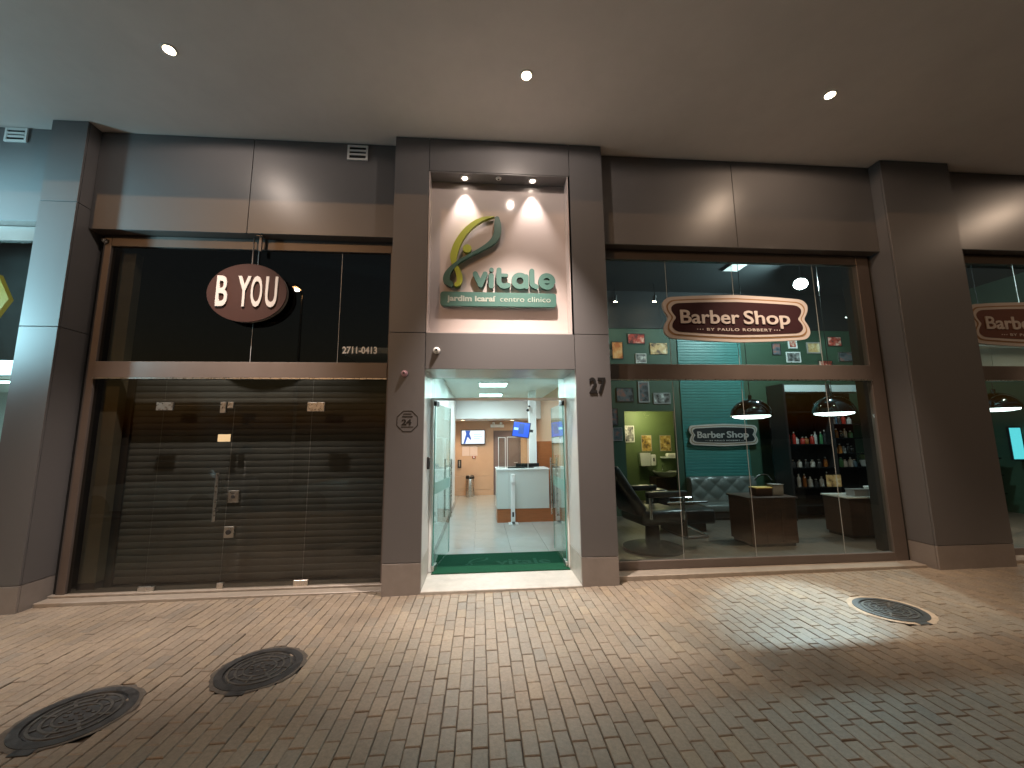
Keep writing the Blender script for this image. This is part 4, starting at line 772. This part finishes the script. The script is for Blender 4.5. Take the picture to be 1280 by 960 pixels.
# pendants
M_pin = mat('pendant_inside', (0.8, 0.85, 0.85), 0.4, emit=(0.85, 1.0, 0.98), estr=4.0); M_bulb = mat('pendant_bulb', (1, 1, 1), 0.4, emit=(0.9, 1.0, 1.0), estr=25); M_smoke = mat('smoked_chrome', (0.10, 0.15, 0.17), 0.08, metal=1.0)
def pendant(x, y, z, r, label):
    t = thing('pendant_lamp', label, 'pendant lamp', (x, y, z), group='domed pendant lamps')
    pr = [(r * math.cos(RAD(a)), r * 0.92 * math.sin(RAD(a))) for a in range(0, 90, 9)] + [(0.03, r * 0.93)]
    MB().lathe((x, y, z), pr + [(0.03, r * 0.93 + 0.06)], 40).build('dome', M_smoke, t, True)
    MB().lathe((x, y, z), [(a * 0.97, b * 0.95 + 0.004) for a, b in pr[:8]] , 32).build('inner_reflector', M_pin, t, True)
    MB().lathe((x, y, z), [(r * 0.90, 0.004), (r * 0.86, -0.022), (r * 0.55, -0.045), (0.0, -0.052)], 32).build('diffuser', M_pin, t, True); MB().cyl((x, y, z + r * 0.93 + 0.06), (x, y, 5.34), 0.006, n=8).build('cord', M_black, t); MB().lathe((x, y, 5.349), [(0.06, 0), (0.05, -0.03), (0.0, -0.03)], 16).build('ceiling_rose', M_black, t)
    light('bulb_light', 'SPOT', (x, y, z - 0.07), 9, (0.85, 1.0, 0.97), t, size=0.1, spot=165, blend=0.3)
pendant(4.75, 6.7, 2.17, 0.33, 'smoked chrome dome pendant in front of the teal board'); pendant(6.36, 6.75, 2.22, 0.33, 'smoked chrome dome pendant before the back bar'); pendant(9.55, 6.7, 2.28, 0.33, 'dome pendant seen right of the wide pillar')
# track spots
def track_spot(x, y, z, aim, e, label, em=M_warm, col=WARM, r=0.04):
    t = thing('track_spotlight', label, 'spotlight', (x, y, z), group='spotlights on the black ceiling'); d = (Vector(aim) - Vector((x, y, z))).normalized(); p = Vector((x, y, z))
    MB().cyl(p - d * 0.14, p, r * 0.8, r, 16).build('head', M_black, t, True); MB().cyl(p + d * 0.001, p + d * 0.012, r * 0.92, n=16).build('lens', em, t); MB().cyl(p - d * 0.1, (x, y, 5.349), 0.01, n=8).build('stem', M_black, t)
    if e: light('spot_light', 'SPOT', p + d * 0.03, e, col, t, aim=aim, size=0.03, spot=75, blend=0.8)
track_spot(3.07, 8.6, 4.91, (3.1, 9.1, 3.6), 14, 'left warm spotlight over the poster wall'); track_spot(4.0, 8.6, 4.93, (4.0, 9.1, 3.6), 14, 'right warm spotlight over the poster wall'); track_spot(8.72, 8.6, 4.62, (8.6, 9.1, 3.4), 8, 'small cool spotlight over the right picture wall', em=M_led, col=COOL, r=0.025)
# bright flood lamp
fl_ = thing('led_floodlight', 'glaring white floodlight high inside the barber shop', 'floodlight', (6.40, 7.2, 4.84)); M_flood = mat('flood_lens', (1, 1, 1), 0.4, emit=(0.82, 0.98, 1.0), estr=140)
fp = Vector((6.40, 7.2, 4.84)); fd = (Vector((3.0, 4.2, 0.0)) - fp).normalized(); MB().cyl(fp - fd * 0.1, fp, 0.08, 0.125, 20).build('housing', M_black, fl_, True); MB().cyl(fp + fd * 0.002, fp + fd * 0.014, 0.115, n=20).build('lens', M_flood, fl_); MB().cyl(fp - fd * 0.06, (6.40 + 0.05, 7.25, 5.349), 0.012, n=8).build('stem', M_black, fl_)
light('beam_light', 'SPOT', fp + fd * 0.05, 2000, (0.74, 0.92, 1.0), fl_, aim=(3.30, 4.25, 0.0), size=0.06, spot=17, blend=0.7); light('spill_light', 'POINT', fp + fd * 0.12, 260, (0.72, 0.97, 1.0), fl_, size=0.06)
cp = thing('ceiling_hatch', 'pale square hatch on the black barber ceiling', 'hatch', (5.26, 7.5, 5.3)); box('frame', 5.12, 5.48, 7.35, 7.75, 5.32, 5.349, M_black, cp); box('panel', 5.14, 5.46, 7.37, 7.73, 5.31, 5.319, M_white, cp)
# right room extras
sr = thing('wall_screen', 'glowing cyan screen at the right edge beyond the pillar', 'screen', (11.75, 8.0, 1.2)); box('casing', 11.62, 11.93, 8.01, 8.05, 1.24, 1.98, M_black, sr); box('panel', 11.64, 11.91, 8.003, 8.009, 1.27, 1.95, mat('screen_aqua', (0.02, 0.02, 0.02), 0.3, emit=(0.12, 0.72, 0.80), estr=0.9), sr)
b2 = thing('drink_shelving', 'black shelving with bottles right of the wide pillar', 'shelving', (11, 8.3, BZ)); box('back_panel', 9.7, 11.6, 8.5, 8.54, BZ, 2.3, M_bkgl, b2)
for z in (0.5, 0.9, 1.27): box('shelf', 9.7, 11.6, 8.2, 8.499, z, z + 0.025, M_bkgl, b2)
for k, z in enumerate((0.525, 0.925, 1.295)):
    for i in range(6): bottle(10.3 + i * 0.22 + rb.uniform(-.04, .04), 8.32, z, [(2, 1, 4, 2, 1, 4), (1, 4, 1, 2, 1, 2), (4, 3, 4, 3, 2, 4)][k][i], 'the %s shelf right of the pillar' % ['lowest', 'middle', 'upper'][k])
wb = thing('white_soffit_box', 'pale boxed soffit under the rust brown sign', 'soffit', (9.8, 6.6, 2.9)); 
for i in range(3): box('panel', 8.3 + i * 1.2, 9.49 + i * 1.2, 6.6, 6.63, 2.9, 3.5, mat('pale_canopy_box', (0.6, 0.7, 0.72), 0.4), wb)

# ================================================================== LEFT NEIGHBOUR
nf = thing('storefront', 'neighbouring shop front at the left picture edge with pale frame', 'shop front', (-8, W, 0)); 
box('jamb', -5.70, -5.55, y0, y1, -0.08, 4.655, M_frame, nf); box('head', -11.9, -5.701, y0, y1, 4.46, 4.655, M_frame, nf); box('transom', -11.9, -5.701, y0 - 0.012, y1, 2.66, 2.85, M_whiteg, nf)
for a, b in ((-11.9, -9.0), (-8.995, -7.3), (-7.295, -5.705)): pane(a, b, 2.853, 4.457, M_glass_dk, nf); pane(a, b, 0.05, 2.657, M_glass_g, nf)
hx = thing('hexagon_sign', 'yellow hexagonal sign cut off by the left picture edge', 'sign', (-6.5, 5.6, 3.7)); hxp = lambda r: [(-6.60 + r * math.cos(a * math.pi / 3), 3.71 + r * 1.1 * math.sin(a * math.pi / 3)) for a in range(6)]
MB().prism(hxp(0.36), 5.60, 5.66).build('board', mat('sign_olive_yellow', (0.55, 0.42, 0.05), 0.4, emit=(0.62, 0.50, 0.05), estr=0.35), hx); MB().prism(hxp(0.24), 5.594, 5.599).build('inlay', mat('sign_pale_yellow', (0.75, 0.72, 0.45), 0.4, emit=(0.9, 0.88, 0.6), estr=0.5), hx)
nr = thing('neighbour_room', None, None, (-8, 8, 0), kind='structure'); box('back_wall', -12, -5.3, 8.5, 8.6, 0, 2.8, M_wallw, nr); box('side_wall', -5.40, -5.31, 5.73, 8.5, 0, 5, M_wallw, nr); box('floor', -12, -5.3, 5.6, 8.5, -0.05, 0.0, M_floor, nr); box('room_ceiling', -12, -5.4, 5.62, 8.5, 2.8, 2.86, M_wallw, nr); box('dark_back', -12, -5.41, 6.6, 6.7, 2.87, 5, M_rm, nr)
t = thing('strip_lamp', 'lit cool strip lamp in the left neighbouring shop', 'ceiling lamp', (-7.0, 6.8, 2.79)); box('diffuser', -7.6, -6.4, 6.72, 6.88, 2.76, 2.77, M_led, t); box('housing', -7.62, -6.38, 6.71, 6.89, 2.771, 2.799, M_white, t); light('strip_light', 'AREA', (-7.0, 6.8, 2.75), 60, (0.75, 1.0, 1.0), t, size=1.2, sy=0.15)
nfl = thing('led_floodlight', 'cool white floodlight hanging before the neighbouring shop', 'floodlight', (-9.7, 3.0, 3.6)); M_nfl = mat('cool_flood_lens', (1, 1, 1), 0.4, emit=(0.7, 0.97, 1.0), estr=20)
box('housing', -9.9, -9.73, 2.8, 3.2, 3.48, 3.74, M_black, nfl, 0.01); box('lens', -9.729, -9.722, 2.83, 3.17, 3.51, 3.71, M_nfl, nfl); MB().tube([(-9.82, 3.0, 3.74), (-9.82, 3.0, C)], 0.015).build('arm', M_black, nfl)
light('flood_light', 'SPOT', (-9.7, 3.0, 3.61), 6000, (0.42, 0.86, 1.0), nfl, aim=(-7.15, 5.3, 3.95), size=0.3, spot=50, blend=1.0)
light('spill_light', 'SPOT', (-9.7, 3.0, 3.61), 260, (0.55, 0.88, 1.0), nfl, aim=(-4.0, 3.6, 4.6), size=0.3, spot=150, blend=0.6)

# ================================================================== MANHOLES
rp0 = random.Random(5); M_mort = mat('dark_mortar', (0.10, 0.088, 0.074), 0.9, var=0.3, vscale=30, bump=0.3, bscale=120)
def manhole(cx, cy_, r, label, collar=False):
    z = gz(cx) + 0.004
    t = thing('manhole_cover', label, 'manhole cover', (cx, cy_, z), group='manhole covers')
    rc = r + (0.05 if collar else 0.03)
    cm = MB(); n_c = 56; o_ = [cm.b.verts.new((cx + (rc + rp0.uniform(-0.012, 0.012)) * math.cos(2 * math.pi * i / n_c), cy_ + (rc + rp0.uniform(-0.012, 0.012)) * math.sin(2 * math.pi * i / n_c), z + 0.0015 + SL * rc * math.cos(2 * math.pi * i / n_c))) for i in range(n_c)]
    i_ = [cm.b.verts.new((cx + (r - 0.01) * math.cos(2 * math.pi * i / n_c), cy_ + (r - 0.01) * math.sin(2 * math.pi * i / n_c), z + 0.002 + SL * r * math.cos(2 * math.pi * i / n_c))) for i in range(n_c)]
    for i in range(n_c): cm.b.faces.new((o_[i], o_[(i + 1) % n_c], i_[(i + 1) % n_c], i_[i]))
    cm.build('mortar_collar', M_conc if collar else M_mort, t)
    MB().lathe((cx, cy_, z), [(r, -0.05), (r, 0.006), (r - 0.055, 0.007), (r - 0.06, -0.006)], 48).build('frame', M_iron, t, True)
    lid = MB().lathe((cx, cy_, z), [(r - 0.066, -0.04), (r - 0.066, -0.002), (0.0, -0.002)], 48).build('lid', M_iron, t, True)
    M_wear = mat('worn_iron', (0.15, 0.15, 0.145), 0.36, metal=0.6, var=0.35, vscale=25, rvar=0.1)
    for a, b in ((r - 0.075, r - 0.095), (r - 0.13, r - 0.15), (r - 0.185, r - 0.20)):
        MB().lathe((cx, cy_, z), [(a, -0.003), (a - 0.002, 0.005), (b + 0.002, 0.005), (b, -0.003)], 44).build('raised_ring', M_wear, lid, True)
    for k in range(8):
        a = k * math.pi / 4; d = Vector((math.cos(a), math.sin(a), 0)); n_ = Vector((-d.y, d.x, 0)) * 0.009; c0 = Vector((cx, cy_, z))
        for r0, r1 in ((r - 0.152, r - 0.183), (r - 0.097, r - 0.128)):
            m = MB()
            vv = [m.b.verts.new(c0 + d * rr + n_ * s + Vector((0, 0, hgt))) for hgt in (-0.003, 0.0045) for rr, s in ((r0, -1), (r0, 1), (r1, 1), (r1, -1))]
            m.b.faces.new(vv[4:]); 
            for i in range(4): m.b.faces.new((vv[i], vv[(i + 1) % 4], vv[4 + (i + 1) % 4], vv[4 + i]))
            m.build('raised_rib', M_wear, lid)
    for k in range(10):
        m = MB(); a = k * 2.4; rr = 0.022 * math.sqrt(k + 0.6) * 1.3; m.box(cx + rr * math.cos(a) - 0.012, cx + rr * math.cos(a) + 0.012, cy_ + rr * math.sin(a) - 0.008, cy_ + rr * math.sin(a) + 0.008, z - 0.003, z + 0.004); m.build('raised_stud', M_wear, lid)
    m = MB(); m.box(cx - 0.06, cx + 0.06, cy_ - r - 0.05, cy_ - r + 0.004, z - 0.04, z + 0.004); m.build('hinge_lug', M_iron, t)
MH = [(-1.784, 3.69, 0.31), (-2.73, 3.225, 0.31), (4.22, 4.10, 0.30)]
manhole(*MH[0], 'round cast iron manhole cover nearest the clinic entrance'); manhole(*MH[1], 'round cast iron manhole cover at the lower left corner'); manhole(*MH[2], 'round manhole cover in a concrete collar before the barber shop', True)

# ================================================================== STREET (behind the camera, casts the light and shadow)
sl = thing('street_lamp', 'tall street lamp with warm head across the road', 'street lamp', (-10, -11.5, -0.25)); LP = Vector((-10, -10.9, 10.0))
MB().cyl((-10, -11.5, -0.3), (-10, -11.5, 10.0), 0.10, 0.06, 16).build('pole', M_steel, sl, True); MB().tube([(-10, -11.5, 9.95), (-10, -11.2, 10.15), (-10, -10.6, 10.2)], 0.04).build('arm', M_steel, sl); box('lamp_head', -10.14, -9.86, -11.1, -10.5, 10.1, 10.22, M_black, sl, 0.02); box('lens', -10.11, -9.89, -11.05, -10.55, 10.07, 10.099, mat('sodium_lens', (1, 0.7, 0.4), 0.4, emit=(1.0, 0.55, 0.22), estr=25), sl)
light('sodium_light', 'SPOT', (-10, -10.8, 10.02), 3200, (1.0, 0.52, 0.22), sl, aim=(0.5, 5.0, 2.5), size=0.12, spot=52, blend=0.3)
M_tyre = mat('tyre_rubber', (0.02, 0.02, 0.02), 0.8); M_cglass = mat('car_glass', (0.02, 0.025, 0.03), 0.06)
def car(x, y, paint, label):
    t = thing('parked_car', label, 'car', (x, y, -0.2), group='cars parked along the kerb')
    st = [(-2.1, 0.45, 0.62, 0.62), (-2.0, 0.30, 0.74, 0.78), (-1.5, 0.2, 0.84, 0.85), (-0.6, 0.18, 0.92, 0.87), (0.6, 0.18, 0.93, 0.87), (1.5, 0.2, 0.94, 0.86), (1.95, 0.28, 0.90, 0.80), (2.1, 0.42, 0.78, 0.68)]
    m = MB(); rings = []
    for px, zb, zt, hw in st:
        rings.append([m.b.verts.new((px, s * w, z)) for s, w, z in ((-1, hw * 0.9, zb), (-1, hw, (zb + zt) / 2), (-1, hw * 0.94, zt), (1, hw * 0.94, zt), (1, hw, (zb + zt) / 2), (1, hw * 0.9, zb))])
    for a, b in zip(rings[:-1], rings[1:]):
        for i in range(6): m.b.faces.new((a[i], a[(i + 1) % 6], b[(i + 1) % 6], b[i]))
    m.b.faces.new(rings[0]); m.b.faces.new(rings[-1][::-1]); m.build('body', paint, t, True, local=True)
    cs = [(-0.95, 0.90, 0.78), (-0.25, 1.42, 0.60), (0.2, 1.49, 0.60), (1.2, 1.46, 0.60), (1.9, 0.92, 0.74)]
    m = MB(); rings = [[m.b.verts.new((px, -w, z)), m.b.verts.new((px, w, z))] for px, z, w in cs]; base = [[m.b.verts.new((px, -0.80, 0.88)), m.b.verts.new((px, 0.80, 0.88))] for px, z, w in cs]
    for i in range(4):
        m.b.faces.new((rings[i][0], rings[i][1], rings[i + 1][1], rings[i + 1][0])); m.b.faces.new((base[i][0], rings[i][0], rings[i + 1][0], base[i + 1][0])); m.b.faces.new((base[i][1], base[i + 1][1], rings[i + 1][1], rings[i][1]))
    m.build('windows', M_cglass, t, local=True); MB().box(-0.27, 1.25, -0.61, 0.61, 1.462, 1.50, 0.015).build('roof', paint, t, local=True)
    for px in (-1.3, 1.35):
        for s in (-1, 1):
            w = MB().lathe((px, s * 0.80 - 0.09, 0.31), [(0.16, 0.0), (0.31, 0.0), (0.31, 0.18), (0.16, 0.18)], 24, 'Y').build('tyre', M_tyre, t, True, local=True); MB().lathe((px, s * 0.80 - 0.075, 0.31), [(0.17, 0.0), (0.17, 0.15)], 20, 'Y').build('rim', M_steel, w, local=True)
    for s in (-1, 1): MB().ball((-1.98, s * 0.6, 0.64), 0.12, 12, 8, (0.5, 1, 0.6)).build('headlight', M_chrome, t, True, local=True)
car(-3.3, -1.75, mat('silver_paint', (0.5, 0.52, 0.53), 0.25, metal=0.4, coat=0.5), 'silver hatchback parked at the kerb mirrored in the left glass'); car(2.2, -1.7, mat('grey_paint', (0.1, 0.1, 0.11), 0.25, metal=0.4, coat=0.5), 'dark grey hatchback parked behind the silver one'); car(-9.0, -1.8, mat('white_car_paint', (0.6, 0.6, 0.6), 0.3, coat=0.5), 'white hatchback parked ahead of the silver one')

# ================================================================== PAVERS (last: many)
PW, PL_, PH = 0.100, 0.200, 0.05
rp = random.Random(11)
def brick_geo(w, l, h, b=0.005):
    x, y = w / 2, l / 2
    v = [(-x, -y, -h), (x, -y, -h), (x, y, -h), (-x, y, -h), (-x, -y, -b), (x, -y, -b), (x, y, -b), (-x, y, -b), (-x + b, -y + b, 0), (x - b, -y + b, 0), (x - b, y - b, 0), (-x + b, y - b, 0)]
    f = [(0, 1, 5, 4), (1, 2, 6, 5), (2, 3, 7, 6), (3, 0, 4, 7), (4, 5, 9, 8), (5, 6, 10, 9), (6, 7, 11, 10), (7, 4, 8, 11), (8, 9, 10, 11)]
    return v, f
bv, bfc = brick_geo(0.0955, 0.1955, PH)
bva = np.array(bv)
spots = []
x = -9.0; ci = 0
while x < 10.0:
    off = (ci % 2) * 0.1 + rp.uniform(-0.035, 0.035)
    y = -0.62 + off
    while y < 5.45:
        ok = True
        for mx_, my_, mr_ in MH:
            if math.hypot(x - mx_, y - my_) < mr_ - 0.015: ok = False
        if ok: spots.append((x, y))
        y += PL_
    x += PW; ci += 1
def vis(x, y):
    d = Vector((x, y, -1.8)); w = d.dot(FW)
    if w < 0.3: return 0.0
    u = 640 + 500 * d.dot(RT) / w; v_ = 480 - 500 * d.dot(UP) / w
    if not (5 < u < 1275 and 600 < v_ < 952): return 0.0
    return 1.0 / (w ** 3)
order = sorted(range(len(spots)), key=lambda i: -vis(*spots[i]))
near = set(order[:300])
pm = bpy.data.meshes.new('paver'); pm.from_pydata(bv, [], bfc); pm.materials.append(M_paver)
VV, FF = [], []
for i, (x, y) in enumerate(spots):
    dz = rp.gauss(0, 0.0016); rz = rp.gauss(0, 0.010); tx = rp.gauss(0, 0.007); ty = rp.gauss(0, 0.008) - SL; dx = rp.gauss(0, 0.0012)
    if i in near:
        o = bpy.data.objects.new('paver', pm); COL.objects.link(o); o.parent = pav; o.location = (x + dx, y, gz(x) + dz); o.rotation_euler = (tx, ty, rz)
    else:
        c, s = math.cos(rz), math.sin(rz); q = bva.copy(); q[:, 2] += tx * bva[:, 1] - ty * bva[:, 0]
        xx = q[:, 0] * c - q[:, 1] * s + x + dx; yy = q[:, 0] * s + q[:, 1] * c + y
        n0 = len(VV) * 12; VV.append(np.stack([xx, yy, q[:, 2] + gz(x) + dz], 1)); FF.append(np.array(bfc) + n0)
V = np.concatenate(VV); Fc = np.concatenate(FF)
far = bpy.data.meshes.new('far_pavers'); far.from_pydata(V.tolist(), [], Fc.tolist()); far.materials.append(M_paver)
o = bpy.data.objects.new('far_pavers', far); COL.objects.link(o); o.parent = pav; o['kind'] = 'stuff'
